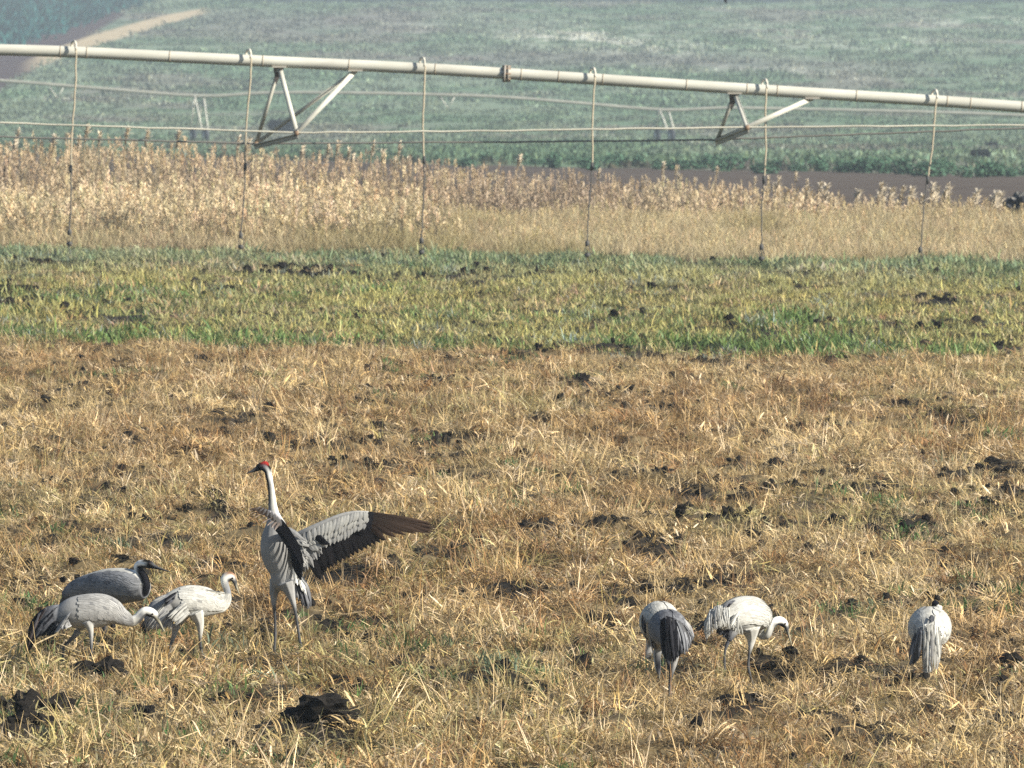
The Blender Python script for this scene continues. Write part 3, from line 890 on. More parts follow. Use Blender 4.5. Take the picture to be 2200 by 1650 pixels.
def rock(name, px, py, Y, s, col, label, seed):
    p = W(px, py, Y)
    me = clod_mesh(seed).copy(); me.name = name; me.materials.clear(); me.materials.append(M_rock)
    a = me.color_attributes['tone']
    cc = np.ones((len(me.vertices), 4), np.float32); cc[:, :3] = col
    pale = rng.random(len(me.vertices)) < (0.15 if col[0] < 0.1 else 0)
    cc[pale, :3] = (0.3, 0.28, 0.24)
    a.data.foreach_set('color', cc.ravel())
    o = link(name, me); o.location = (p.x, Y, p.z); o.scale = s
    return tag(o, label, 'rock')
rock('boulder', 2190, 436, 198.5, (0.26, 0.25, 0.20), (0.035, 0.037, 0.045), 'dark lumpy boulder at the edge of the tan grass', 611)
rock('boulder', 2086, 461, 193.0, (0.10, 0.08, 0.06), (0.45, 0.42, 0.36), 'small pale stone in the tan grass below the reed plumes', 612)

def reed_mesh(seed, hm):
    r = random.Random(seed); mb = MB()
    az = r.uniform(0, 6.28)
    dc = (0.30, 0.22, 0.13)
    tube(mb, [Vector((0, 0, -0.1)), Vector((0.01, 0, 0.4 * hm)), Vector((0.03, 0.01, 0.85 * hm)), Vector((0.06, 0.01, hm))], [0.012, 0.011, 0.008, 0.004], dc, 5, 2)
    for j in range(int(5 * hm)):
        zz = r.uniform(0.1, 0.7) * hm; k = r.uniform(0.7, 1.2)
        blade_strip(mb, Vector((0.02 * zz / hm, 0, zz)), r.uniform(0, 6.28), r.uniform(0.2, 0.4), 0.022, r.uniform(0.4, 1.1), r.uniform(0.4, 1.6), (0.34 * k, 0.25 * k, 0.14 * k), 4, r.uniform(-1, 1))
    ms = mesh_of('cane', mb.v, mb.f, M_bush, mb.c, False)
    mb = MB()
    for j in range(60):
        u = r.random(); k = r.uniform(0.75, 1.15)
        b = Vector((0.05 + 0.03 * (1 - u), 0.01, hm + 0.04 - 0.26 * u))
        blade_strip(mb, b, r.uniform(-1.6, 2.6), 0.17 * r.uniform(0.5, 1.0) * (1.2 - abs(u - 0.5)), 0.030, r.uniform(0.2, 1.1), r.uniform(0.4, 1.5), (0.60 * k, 0.52 * k, 0.40 * k), 3, r.uniform(-1.5, 1.5))
    mp = mesh_of('plume', mb.v, mb.f, M_bush, mb.c, False)
    return ms, mp
rm = {1.0: [reed_mesh(700 + i, 1.0) for i in range(5)], 2.1: [reed_mesh(720 + i, 2.1) for i in range(5)]}
r = random.Random(9)
for i in range(64):
    px_ = (r.uniform(1610, 2200) if i < 34 else r.uniform(0, 1600))
    Y_ = r.uniform(203, 224)
    x_ = (px_ - 1100) / F * Y_
    z_ = Hs(x_, Y_)
    tp = float(reed_top(px_)) - r.uniform(-6, 28)
    hgt = max(0.4, CAMH - (tp + 75) * Y_ / F - z_)
    t = empty('reed', (x_, Y_, z_)); hm = 2.1 if hgt > 1.4 else 1.0; t.scale = (hgt / hm,) * 3; t.rotation_euler = (r.uniform(-0.05, 0.05), r.uniform(-0.05, 0.05), r.uniform(-0.6, 0.6))
    a, b = rm[hm][i % 5]
    link('cane', a, t); link('plume', b, t)
    tag(t, 'tall dry reed with a pale feathery plume rising above the reed bed', 'reed', 'plumed reeds rising above the reed bed')

# ------------------------------------------------------------------ cranes
GREY = (0.27, 0.265, 0.26); PALE = (0.41, 0.40, 0.37); WHT = (0.66, 0.65, 0.61); BLK = (0.009, 0.009, 0.012)
DKG = (0.075, 0.077, 0.088); MID = (0.20, 0.205, 0.22); BRN = (0.060, 0.036, 0.024); RED = (0.26, 0.022, 0.018); BILL = (0.27, 0.25, 0.19); SLATE = (0.075, 0.075, 0.078)
def lerp3(a, b, t): return tuple(p + (q - p) * t for p, q in zip(a, b))
def feather(mb, B, T, w, N, c0, c1, camber=0.05, ns=5, thick=0.0016, blunt=0.25, ridge=0.05):
    B = Vector(B); T = Vector(T); d = T - B; L = d.length
    if L < 1e-4: return
    N = Vector(N); N = (N - d * (N.dot(d) / L / L))
    if N.length < 1e-5: N = d.orthogonal()
    N.normalize(); S = d.cross(N).normalized()
    v = []; f = []; c = []
    for i in range(ns + 1):
        u = i / ns
        p = B + d * u + N * (camber * L * 4 * u * (1 - u))
        ww = w * 0.5 * min(1.0, 0.45 + 1.6 * u) * (1 if u < 0.6 else max(0.03, 1 - ((u - 0.6) / 0.4) ** 2 * (1 - blunt * 0.1)))
        if i == ns: ww = w * 0.5 * blunt * 0.4
        v += [p - S * ww, p + N * (thick + ridge * ww), p + S * ww, p - N * thick]
        c += [lerp3(c0, c1, u)] * 4
        if i:
            for k in range(4):
                f.append((4 * i - 4 + k, 4 * i - 4 + (k + 1) % 4, 4 * i + (k + 1) % 4, 4 * i + k))
    f.append((3, 2, 1, 0)); f.append(tuple(4 * ns + k for k in range(4)))
    mb.add(v, f, c)

class Bird:
    def __init__(self, label, base_px, base_py, k, o, yaw, left, seed, auto=True):
        self.k, self.o = k, o
        self.Y0 = groundY(base_py)
        self.m = self.Y0 / F
        bx = (base_px - 1100) * self.m
        self.base = Vector((bx, self.Y0, Hs(bx, self.Y0)))
        self.root = empty('crane', self.base)
        tag(self.root, label, 'crane', 'cranes feeding in the stubble field')
        self.tan = math.tan(math.radians(yaw)) if auto else 0.0
        self.left = Vector(left).normalized()
        self.bx = base_px
        self.r = random.Random(seed)
        self.body = MB()
        self.spine = None
    def P(self, q):
        px = self.o[0] + q[0] / self.k; py = self.o[1] + q[1] / self.k
        d = (px - self.bx) * self.m * self.tan + (q[2] if len(q) > 2 else 0.0)
        p = W(px, py, self.Y0)
        # keep the image position when the point lies nearer or farther
        s = (self.Y0 + d) / self.Y0
        return Vector((p.x * s, self.Y0 + d, CAMH + (p.z - CAMH) * s))
    def loft(self, rows, lat=0.9, ns=20, per=5, keep=False, left=None):
        """rows: (x, y, depth, radius, (top, side, bottom)[, lateral factor]) in picture coordinates of the bird's own crop"""
        A = []
        for q in rows:
            p = self.P(q[:3]); rr = q[3] / self.k * self.m
            lf = q[5] if len(q) > 5 else lat
            c = q[4] if isinstance(q[4][0], tuple) else (q[4],) * 3
            A.append(list(p) + [rr, rr * lf] + list(c[0]) + list(c[1]) + list(c[2]))
        A = crv(A, per)
        A[:, 5:] = np.clip(A[:, 5:], 0, 1); A[:, 3:5] = np.maximum(A[:, 3:5], 0.0012)
        n = len(A); P = [Vector(a[:3]) for a in A]
        L = left or self.left
        v = []; f = []; c = []; fr = []
        for i in range(n):
            t = (P[min(i + 1, n - 1)] - P[max(i - 1, 0)]).normalized()
            e1 = (L - t * L.dot(t)); e1 = e1.normalized() if e1.length > 0.05 else t.orthogonal().normalized()
            e2 = t.cross(e1)
            fr.append((P[i], t, e1, e2, A[i][4], A[i][3]))
            for kk in range(ns):
                a = 2 * math.pi * kk / ns
                v.append(P[i] + e1 * (A[i][4] * math.cos(a)) + e2 * (A[i][3] * math.sin(a)))
                s = math.sin(a)
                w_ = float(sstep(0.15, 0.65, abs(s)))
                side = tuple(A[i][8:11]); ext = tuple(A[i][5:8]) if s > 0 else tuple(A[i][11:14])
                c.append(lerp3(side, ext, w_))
            if i:
                for kk in range(ns):
                    f.append(((i - 1) * ns + kk, (i - 1) * ns + (kk + 1) % ns, i * ns + (kk + 1) % ns, i * ns + kk))
        f.append(tuple(range(ns - 1, -1, -1))); f.append(tuple((n - 1) * ns + kk for kk in range(ns)))
        self.body.add(v, f, c)
        if keep: self.spine = fr
    def leg(self, rows, toes=True):
        """rows: (x, y, depth, radius, colour); the last row is set on the soil"""
        pts = [self.P(q[:3]) for q in rows]; rad = [q[3] / self.k * self.m for q in rows]
        e = pts[-1]; e.z = Hs(e.x, e.y) + 0.012
        A = crv([list(p) + [r_] + list(q[4]) for p, r_, q in zip(pts, rad, rows)], 4)
        self.body_tube([Vector(a[:3]) for a in A], [max(0.0045, a[3]) for a in A], [tuple(np.clip(a[4:7], 0, 1)) for a in A])
        fwd = self.left.cross(Vector((0, 0, 1)))
        for an in (-0.5, 0.0, 0.5, 3.14):
            d = Vector((fwd.x * math.cos(an) - fwd.y * math.sin(an), fwd.x * math.sin(an) + fwd.y * math.cos(an), 0))
            L = 0.085 if abs(an) < 1 else 0.03
            self.body_tube([e, e + d * L * 0.5 + Vector((0, 0, 0.004)), e + d * L - Vector((0, 0, 0.006))], [0.007, 0.006, 0.004], [SLATE] * 3)
    def body_tube(self, pts, rad, cols):
        ns = 8; mb = MB()
        tube(mb, pts, rad, [c for c in cols for _ in range(ns)], ns)
        self.body.add(mb.v, mb.f, mb.c)
    def finish(self, voxel=0.0042):
        me = mesh_of('body', [p - self.base for p in self.body.v], self.body.f, None, self.body.c)
        o = link('body', me, self.root)
        md = o.modifiers.new('r', 'REMESH'); md.mode = 'VOXEL'; md.voxel_size = voxel; md.use_smooth_shade = True
        sm = o.modifiers.new('s', 'SMOOTH'); sm.factor = 0.5; sm.iterations = 3
        dg = bpy.context.evaluated_depsgraph_get()
        new = bpy.data.meshes.new_from_object(o.evaluated_get(dg))
        o.modifiers.clear()
        kd = kdtree.KDTree(len(self.body.v))
        for i, p in enumerate(self.body.v): kd.insert(p - self.base, i)
        kd.balance()
        cols = np.ones((len(new.vertices), 4), np.float32)
        for i, v in enumerate(new.vertices):
            hits = kd.find_n(v.co, 3)
            ws = [1 / (h[2] + 1e-4) for h in hits]; tot = sum(ws)
            c = np.zeros(3)
            for h, w_ in zip(hits, ws): c += np.array(self.body.c[h[1]][:3]) * (w_ / tot)
            cols[i, :3] = c
        for a in list(new.color_attributes): new.color_attributes.remove(a)
        ca = new.color_attributes.new('tone', 'FLOAT_COLOR', 'POINT'); ca.data.foreach_set('color', cols.ravel())
        new.name = 'body'; new.materials.clear(); new.materials.append(M_plum)
        new.polygons.foreach_set('use_smooth', [True] * len(new.polygons))
        o.data = new
        return o
    def coat(self, t0, t1, c_a, c_b, dark=0.0, rows=17, around=11, a0=-0.35, a1=1.25, size=0.066, sides=(1, -1), lift=0.004):
        """folded wings: overlapping contour feathers laid over the flank, pointing to the tail"""
        fr = self.spine; n = len(fr)
        for sd in sides:
            mb = MB()
            for i in range(rows):
                u = t0 + (t1 - t0) * i / (rows - 1)
                for j in range(around):
                    a = a0 + (a1 - a0) * (j + 0.5 * (i % 2)) / around + self.r.uniform(-0.04, 0.04)
                    def surf(uu, aa, lf):
                        q = max(0, min(n - 1.001, uu * (n - 1))); i0 = int(q); fq = q - i0
                        A_, B_ = fr[i0], fr[min(i0 + 1, n - 1)]
                        p = A_[0].lerp(B_[0], fq); e1 = A_[2]; e2 = A_[3]
                        rl = A_[4] + (B_[4] - A_[4]) * fq + lf; rv = A_[5] + (B_[5] - A_[5]) * fq + lf
                        return p + e1 * (rl * math.cos(aa)) * sd + e2 * (rv * math.sin(aa)), (e1 * math.cos(aa) * sd + e2 * math.sin(aa)).normalized()
                    b, nb = surf(u + 0.05, a, lift * 0.2)
                    L = size * self.r.uniform(0.85, 1.15)
                    q, _ = surf(u - 0.10, a - 0.08, 0)
                    du = 0.15 * L / max(1e-3, (q - b).length)
                    tip, nt_ = surf(max(0.0, u + 0.05 - du), a - 0.10 * du / 0.15, lift * 0.8)
                    mid, _ = surf(max(0.0, u + 0.05 - du / 2), a - 0.05 * du / 0.15, lift * 0.6)
                    d = tip - b
                    if d.length < 0.01: continue
                    cam_ = (mid - (b + tip) / 2).dot(nb) / d.length
                    k = self.r.uniform(0.84, 1.14)
                    mix = 1 - (u - t0) / (t1 - t0)
                    c0 = lerp3(c_a, c_b, mix * 0.6)
                    if self.r.random() < dark: c0 = lerp3(c0, DKG, 0.55)
                    c0 = tuple(q_ * k for q_ in c0)
                    feather(mb, b, tip, size * 0.50, nb, tuple(q_ * 0.84 for q_ in c0), tuple(min(0.85, q_ * 1.08) for q_ in c0), max(0.0, cam_), 4, 0.0008, 1.2, 0.015)
            mb.build('wing', M_feather, self.root, False)
    def plume(self, name, bases, tips, n, w, cols, nrm=(0, -1, 0.3), sag=0.10, jitter=6, tipcol=None, dj=0.03):
        """drooping tertials: feathers from a line of bases to a line of tips"""
        mb = MB(); r = self.r
        Bc = np.array([list(b) + [0] * (3 - len(b)) for b in bases], float); Tc = np.array([list(b) + [0] * (3 - len(b)) for b in tips], float)
        n = int(n * 1.7)
        for i in range(n):
            u = (i + 0.5) / n
            ub = u * (len(Bc) - 1); ut = min(1, max(0, u + r.uniform(-0.06, 0.06))) * (len(Tc) - 1)
            b = np.array([np.interp(ub, range(len(Bc)), Bc[:, q]) for q in range(3)]); t = np.array([np.interp(ut, range(len(Tc)), Tc[:, q]) for q in range(3)])
            b[:2] += [r.uniform(-jitter, jitter), r.uniform(-jitter, jitter)]; t[:2] += [r.uniform(-jitter, jitter) * 1.6, r.uniform(-jitter, jitter) * 1.6]
            b[2] += r.uniform(-dj, dj); t[2] += r.uniform(-dj, dj)
            c = r.choice(cols); k = r.uniform(0.85, 1.15); c = tuple(q * k for q in c)
            c1 = tipcol or c
            feather(mb, self.P(b), self.P(t), w / self.k * self.m * r.uniform(0.45, 0.85), nrm, c, lerp3(c, c1, 0.8), sag * r.uniform(0.6, 1.5), 6, 0.001, 0.3)
        return mb.build(name, M_feather, self.root, False)
    def eye(self, q, rr=0.006):
        import bmesh
        p = self.P(q) - self.base
        bm = bmesh.new(); bmesh.ops.create_icosphere(bm, subdivisions=2, radius=rr)
        v = [e.co + p for e in bm.verts]; f = [tuple(a.index for a in e.verts) for e in bm.faces]; bm.free()
        link('eye', mesh_of('eye', v, f, M_hose, [(0.02, 0.008, 0.006)] * len(v)), self.root)

# bird 1: front left, walking right with neck lowered
K, O = 3.929, (0, 1150)
b = Bird('pale grey crane at the far left walking with lowered head and drooping dark tail', 170, 1440, K, O, 0, (0, 1, 0), 1)
g3 = (GREY, GREY, lerp3(GREY, PALE, 0.3))
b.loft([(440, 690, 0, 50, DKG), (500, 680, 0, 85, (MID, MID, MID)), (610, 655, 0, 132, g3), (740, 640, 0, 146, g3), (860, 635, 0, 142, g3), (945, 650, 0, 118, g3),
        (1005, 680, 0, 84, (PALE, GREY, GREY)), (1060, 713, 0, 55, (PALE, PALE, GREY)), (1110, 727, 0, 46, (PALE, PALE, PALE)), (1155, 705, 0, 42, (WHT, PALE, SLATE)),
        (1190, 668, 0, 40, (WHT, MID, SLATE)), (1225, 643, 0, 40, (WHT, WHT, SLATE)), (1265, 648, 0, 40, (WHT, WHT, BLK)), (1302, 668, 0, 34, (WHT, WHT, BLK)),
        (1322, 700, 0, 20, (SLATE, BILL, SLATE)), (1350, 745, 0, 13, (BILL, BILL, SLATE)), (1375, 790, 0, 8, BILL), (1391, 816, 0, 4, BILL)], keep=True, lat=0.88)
b.loft([(520, 660, 0, 80, MID), (440, 680, 0, 88, (MID, DKG, DKG)), (370, 715, 0, 82, (DKG, DKG, BLK)), (310, 770, 0, 64, BLK), (272, 850, 0, 40, BLK), (248, 920, 0, 22, BLK), (230, 990, 0, 8, (0.06, 0.035, 0.025))], lat=0.8)
b.leg([(735, 730, -0.05, 55, GREY), (765, 800, -0.05, 27, PALE), (770, 870, -0.05, 17, GREY), (770, 960, -0.05, 13, SLATE), (772, 1010, -0.05, 15, SLATE), (800, 1090, -0.05, 10, SLATE)])
b.leg([(690, 740, 0.05, 55, GREY), (645, 830, 0.05, 28, MID), (590, 890, 0.05, 16, SLATE), (540, 950, 0.05, 14, SLATE), (525, 1070, 0.05, 10, SLATE)])
b.coat(0.14, 0.44, GREY, lerp3(GREY, PALE, 0.25), 0.06)
b.plume('tail_plume', [(490, 600, -0.02), (440, 640, -0.04), (470, 720, -0.05), (520, 770, -0.02)], [(300, 700, 0), (228, 1000, 0), (275, 860, -0.03), (360, 850, -0.05), (450, 840, -0.05)], 70, 30, [DKG, BLK, BLK, (0.05, 0.052, 0.06)], sag=0.12, jitter=4, dj=0.015)
b.plume('tail_plume', [(400, 610, -0.03), (330, 660, -0.03)], [(262, 800, -0.02), (226, 1005, -0.01)], 24, 22, [BLK, DKG], sag=0.10, jitter=3, dj=0.012, tipcol=(0.10, 0.055, 0.035))
b.plume('tertial_plume', [(600, 640, -0.10), (560, 700, -0.11), (600, 760, -0.10)], [(455, 830, -0.10), (520, 790, -0.12), (560, 780, -0.12)], 22, 26, [MID, GREY, GREY], sag=0.05)
b.eye((1288, 665, -0.028))
b.finish()

# bird 2: behind it, adult turned towards the camera, flank shade painted into its plumage
b = Bird('shaded adult crane with black neck and white nape behind the far left crane', 235, 1403, K, O, -34, (math.sin(math.radians(34)), math.cos(math.radians(34)), 0), 2)
a2 = (PALE, lerp3(MID, GREY, 0.25), lerp3(MID, DKG, 0.4))  # sunlit back painted pale, shaded flank and belly painted darker
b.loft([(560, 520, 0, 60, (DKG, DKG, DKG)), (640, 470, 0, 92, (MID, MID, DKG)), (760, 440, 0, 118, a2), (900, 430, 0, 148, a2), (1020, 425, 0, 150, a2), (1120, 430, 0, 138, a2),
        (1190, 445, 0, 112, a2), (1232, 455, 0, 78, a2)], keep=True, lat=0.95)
b.loft([(1200, 470, 0, 60, (GREY, MID, BLK)), (1225, 420, -0.02, 48, (MID, BLK, BLK)), (1212, 352, -0.02, 38, (MID, BLK, BLK)), (1182, 305, -0.01, 32, (WHT, SLATE, BLK)), (1160, 268, 0, 33, ((0.8, 0.8, 0.78), (0.8, 0.8, 0.78), BLK)),
        (1182, 243, 0, 34, ((0.8, 0.8, 0.78), (0.8, 0.8, 0.78), BLK)), (1225, 240, 0, 35, (BLK, (0.8, 0.8, 0.78), BLK)), (1265, 247, 0, 34, (BLK, BLK, BLK)), (1295, 262, 0, 22, (SLATE, BLK, BLK)),
        (1335, 277, 0, 14, (SLATE, SLATE, BLK)), (1390, 295, 0, 9, SLATE), (1437, 311, 0, 4, SLATE)], lat=0.9)
b.leg([(900, 560, -0.05, 70, MID), (890, 680, -0.05, 45, MID), (885, 780, -0.05, 26, DKG), (868, 870, -0.05, 13, BLK), (850, 975, -0.05, 11, BLK)])
b.leg([(980, 560, 0.05, 60, MID), (955, 690, 0.05, 36, DKG), (955, 790, 0.05, 20, BLK), (965, 900, 0.05, 13, BLK), (985, 985, 0.05, 10, BLK)])
b.coat(0.18, 0.90, lerp3(MID, GREY, 0.2), lerp3(MID, DKG, 0.5), 0.18, a0=-0.35, a1=0.95, size=0.07)  # flank feathers darkened as well, standing in for shade
b.plume('tail_plume', [(660, 400, 0), (600, 430, 0), (600, 520, 0)], [(520, 600, 0), (505, 570, 0), (540, 620, 0), (600, 660, 0)], 60, 30, [DKG, BLK, DKG], sag=0.08, jitter=4, dj=0.02)
b.eye((1262, 240, -0.03))
b.finish()

# bird 3: pale crane, head raised a little
b = Bird('whitish crane with raised white head and brown cap standing left of the dancing crane', 400, 1432, K, O, 14, (-math.sin(math.radians(14)), math.cos(math.radians(14)), 0), 3)
p3 = (PALE, PALE, lerp3(PALE, WHT, 0.3))
b.loft([(1400, 600, 0, 60, MID), (1450, 575, 0, 100, (PALE, GREY, GREY)), (1550, 560, 0, 132, p3), (1660, 560, 0, 138, p3), (1750, 570, 0, 124, p3), (1820, 585, 0, 92, p3), (1870, 590, 0, 62, (WHT, PALE, WHT)),
        (1910, 562, 0, 42, (WHT, PALE, PALE)), (1922, 510, 0, 33, (PALE, MID, MID)), (1914, 455, 0, 30, (PALE, MID, MID)), (1898, 408, 0, 32, (WHT, GREY, MID)), (1898, 368, 0, 36, (WHT, WHT, MID)),
        (1930, 345, 0, 40, ((0.20, 0.11, 0.07), WHT, GREY)), (1962, 358, 0, 34, ((0.30, 0.2, 0.15), WHT, SLATE)), (1980, 392, 0, 20, (SLATE, SLATE, SLATE)), (1996, 440, 0, 12, (BILL, BILL, SLATE)), (2012, 478, 0, 8, BILL), (2024, 504, 0, 4, BILL)], keep=True, lat=0.92)
b.loft([(1480, 590, 0, 90, PALE), (1400, 600, 0, 100, (PALE, GREY, GREY)), (1330, 640, 0, 92, (PALE, GREY, MID)), (1280, 700, 0, 66, (PALE, GREY, MID)), (1255, 765, 0, 38, MID), (1238, 810, 0, 16, DKG)], lat=0.8)
b.leg([(1650, 650, -0.06, 75, PALE), (1685, 740, -0.06, 40, PALE), (1692, 820, -0.06, 22, PALE), (1690, 890, -0.06, 13, SLATE), (1702, 985, -0.06, 13, SLATE), (1742, 1145, -0.06, 10, SLATE)])
b.leg([(1540, 660, 0.06, 70, PALE), (1490, 760, 0.06, 38, GREY), (1468, 850, 0.06, 22, GREY), (1440, 930, 0.06, 14, SLATE), (1415, 1010, 0.06, 10, SLATE)])
b.coat(0.10, 0.44, PALE, lerp3(PALE, WHT, 0.2), 0.05)
b.plume('tail_plume', [(1450, 500, -0.02), (1400, 540, -0.05), (1420, 640, -0.06), (1460, 700, -0.05)], [(1285, 560, 0), (1245, 680, 0), (1245, 790, -0.03), (1320, 790, -0.05), (1440, 790, -0.06)], 90, 20, [PALE, PALE, GREY, GREY, MID], sag=0.10, jitter=5, dj=0.02)
b.plume('tail_plume', [(1310, 600, 0.02), (1270, 660, 0.02)], [(1215, 850, 0.02), (1190, 770, 0.02)], 10, 26, [BLK, DKG], sag=0.1)
b.plume('tertial_plume', [(1490, 480, -0.09), (1470, 540, -0.11)], [(1385, 545, -0.10), (1400, 600, -0.11)], 8, 30, [BLK, DKG], sag=0.06)
b.plume('tertial_plume', [(1560, 560, -0.12), (1600, 660, -0.12)], [(1420, 690, -0.12), (1500, 760, -0.12)], 20, 28, [PALE, PALE, GREY], sag=0.06)
b.eye((1963, 362, -0.03))
b.finish()

# bird 5 and 6: the pair seen from behind; bird 6 in front with a dark tail
K2, O2 = 5.0, (1320, 1220)
b = Bird('pale crane half hidden behind the crane with the black drooping tail', 1405, 1436, K2, O2, 0, (-0.90, -0.44, 0), 5, False)
b.loft([(560, 640, -0.16, 60, MID), (545, 600, -0.12, 150, (PALE, GREY, GREY)), (500, 570, -0.04, 205, (PALE, GREY, GREY)), (470, 580, 0.06, 205, (PALE, GREY, GREY)), (440, 640, 0.15, 165, (PALE, GREY, GREY)), (415, 720, 0.22, 100, (PALE, GREY, GREY)),
        (395, 800, 0.26, 58, (PALE, PALE, GREY)), (375, 880, 0.26, 44, (PALE, PALE, GREY)), (352, 960, 0.24, 40, (WHT, PALE, SLATE)), (345, 1020, 0.22, 42, (WHT, WHT, SLATE)), (352, 1075, 0.20, 30, (WHT, WHT, BLK)), (362, 1110, 0.2, 14, SLATE), (375, 1180, 0.2, 5, BILL)], keep=True, lat=0.98)
b.leg([(440, 740, -0.02, 70, GREY), (428, 850, -0.02, 36, GREY), (430, 930, -0.02, 20, PALE), (438, 1000, -0.02, 13, SLATE), (455, 1080, -0.02, 10, SLATE)])
b.leg([(520, 740, 0.06, 60, GREY), (520, 880, 0.06, 30, GREY), (520, 960, 0.06, 14, SLATE), (530, 1085, 0.06, 10, SLATE)])
b.coat(0.06, 0.36, PALE, PALE, 0.03, a0=-0.5, a1=1.45)
b.plume('tertial_plume', [(300, 500, -0.10), (330, 600, -0.16)], [(300, 660, -0.12), (345, 720, -0.18)], 6, 40, [BLK, DKG], nrm=(-0.7, -1, 0), sag=0.03)
b.finish()

b = Bird('crane seen from behind with a black bushy tail hanging down, nearest of all', 1440, 1522, K2, O2, 0, (-0.94, -0.33, 0), 6, False)
b.loft([(640, 800, -0.20, 70, DKG), (615, 730, -0.16, 140, (DKG, DKG, MID)), (590, 660, -0.06, 196, (DKG, MID, MID)), (560, 650, 0.06, 196, (DKG, MID, MID)), (530, 690, 0.17, 160, (MID, MID, MID)), (490, 760, 0.25, 95, (GREY, GREY, GREY)),
        (470, 850, 0.30, 55, (PALE, GREY, GREY)), (460, 960, 0.30, 40, (WHT, PALE, SLATE)), (465, 1060, 0.28, 36, (WHT, WHT, BLK)), (475, 1130, 0.27, 20, (SLATE, SLATE, SLATE)), (485, 1200, 0.27, 6, BILL)], keep=True, lat=0.98)
b.leg([(640, 860, -0.03, 75, MID), (650, 960, -0.03, 44, GREY), (635, 1050, -0.03, 32, GREY), (612, 1150, -0.03, 21, SLATE), (596, 1250, -0.03, 16, SLATE), (588, 1380, -0.03, 17, SLATE), (572, 1530, -0.03, 13, SLATE)])
b.leg([(560, 880, 0.06, 60, MID), (570, 980, 0.06, 30, DKG), (592, 1080, 0.06, 18, BLK), (605, 1250, 0.06, 14, SLATE), (600, 1480, 0.06, 12, SLATE)])
b.coat(0.12, 0.56, lerp3(MID, DKG, 0.25), lerp3(MID, DKG, 0.7), 0.25, a0=-0.5, a1=1.45, size=0.08)
b.plume('tail_plume', [(500, 560, -0.16), (560, 520, -0.20), (640, 540, -0.20), (700, 600, -0.16)], [(520, 930, -0.20), (570, 1000, -0.24), (630, 1010, -0.25), (680, 960, -0.24), (740, 900, -0.2)], 52, 56, [BLK, BLK, DKG, (0.03, 0.03, 0.036)], nrm=(0, -1, 0.2), sag=0.10)
b.plume('tail_plume', [(590, 520, -0.19), (680, 560, -0.17), (730, 600, -0.12)], [(690, 900, -0.25), (760, 930, -0.22), (800, 880, -0.18), (850, 760, -0.1)], 40, 30, [MID, SLATE, (0.13, 0.135, 0.145), DKG, BLK], nrm=(0.5, -1, 0.2), sag=0.12)
b.plume('tail_plume', [(720, 520, -0.08), (760, 560, -0.03)], [(800, 720, -0.06), (860, 745, 0)], 12, 30, [MID, GREY], nrm=(0.8, -0.6, 0.2), sag=0.10)
b.finish()

# bird 7: white crane facing right and away, neck tucked, head low
b = Bird('whitish bushy tailed crane facing right with its white head lowered to feed', 1590, 1466, K2, O2, 38, (-math.sin(math.radians(38)), math.cos(math.radians(38)), 0), 7)
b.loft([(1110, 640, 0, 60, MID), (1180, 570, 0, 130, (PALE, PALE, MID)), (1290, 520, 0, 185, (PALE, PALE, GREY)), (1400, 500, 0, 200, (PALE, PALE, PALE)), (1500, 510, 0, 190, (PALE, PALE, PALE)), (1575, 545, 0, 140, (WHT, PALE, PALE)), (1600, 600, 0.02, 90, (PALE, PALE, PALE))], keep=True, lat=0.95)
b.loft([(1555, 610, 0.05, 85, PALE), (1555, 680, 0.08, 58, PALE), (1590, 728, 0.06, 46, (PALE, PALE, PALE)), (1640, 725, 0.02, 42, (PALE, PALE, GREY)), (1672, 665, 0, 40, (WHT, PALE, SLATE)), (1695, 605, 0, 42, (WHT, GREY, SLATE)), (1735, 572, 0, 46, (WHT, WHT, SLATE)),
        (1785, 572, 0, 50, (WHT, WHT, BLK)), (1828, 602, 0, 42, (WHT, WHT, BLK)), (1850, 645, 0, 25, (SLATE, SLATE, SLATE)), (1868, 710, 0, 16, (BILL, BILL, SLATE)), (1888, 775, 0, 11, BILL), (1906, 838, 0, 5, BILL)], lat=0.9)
b.leg([(1460, 650, -0.06, 110, PALE), (1472, 760, -0.06, 54, PALE), (1465, 840, -0.06, 31, PALE), (1450, 920, -0.06, 17, SLATE), (1440, 1010, -0.06, 15, SLATE), (1440, 1080, -0.06, 19, SLATE), (1465, 1180, -0.06, 14, SLATE), (1502, 1300, -0.06, 11, SLATE)])
b.leg([(1280, 650, 0.0, 80, GREY), (1235, 760, -0.02, 38, DKG), (1205, 840, -0.02, 20, DKG), (1186, 920, -0.02, 14, SLATE), (1182, 1060, -0.02, 15, SLATE), (1190, 1250, -0.02, 11, SLATE)])
b.coat(0.16, 0.92, PALE, lerp3(PALE, WHT, 0.3), 0.03, size=0.085, sides=(1,), a0=-0.3, a1=1.3)
b.coat(0.16, 0.92, PALE, lerp3(PALE, WHT, 0.3), 0.02, size=0.085, sides=(-1,), a0=-0.2, a1=1.3)
b.plume('tail_plume', [(1260, 640, -0.02), (1160, 600, 0.0)], [(1240, 790, -0.02), (1140, 720, 0), (1090, 700, 0.02)], 34, 50, [BLK, DKG], sag=0.05)
b.plume('tail_plume', [(1090, 440, -0.02), (1050, 470, -0.02)], [(885, 690, 0.04), (930, 650, 0.04), (985, 820, 0.02)], 16, 30, [DKG, BLK, SLATE], sag=0.10)
b.plume('tertial_plume', [(1240, 420, -0.09), (1120, 400, -0.08), (1030, 450, -0.02), (1010, 520, 0.0)], [(1255, 660, -0.14), (1190, 630, -0.14), (1110, 640, -0.12), (1030, 720, -0.06), (990, 760, -0.02), (955, 620, 0)], 60, 24, [PALE, WHT, PALE, GREY, lerp3(PALE, WHT, 0.5)], nrm=(-0.3, -1, 0.4), sag=0.14)
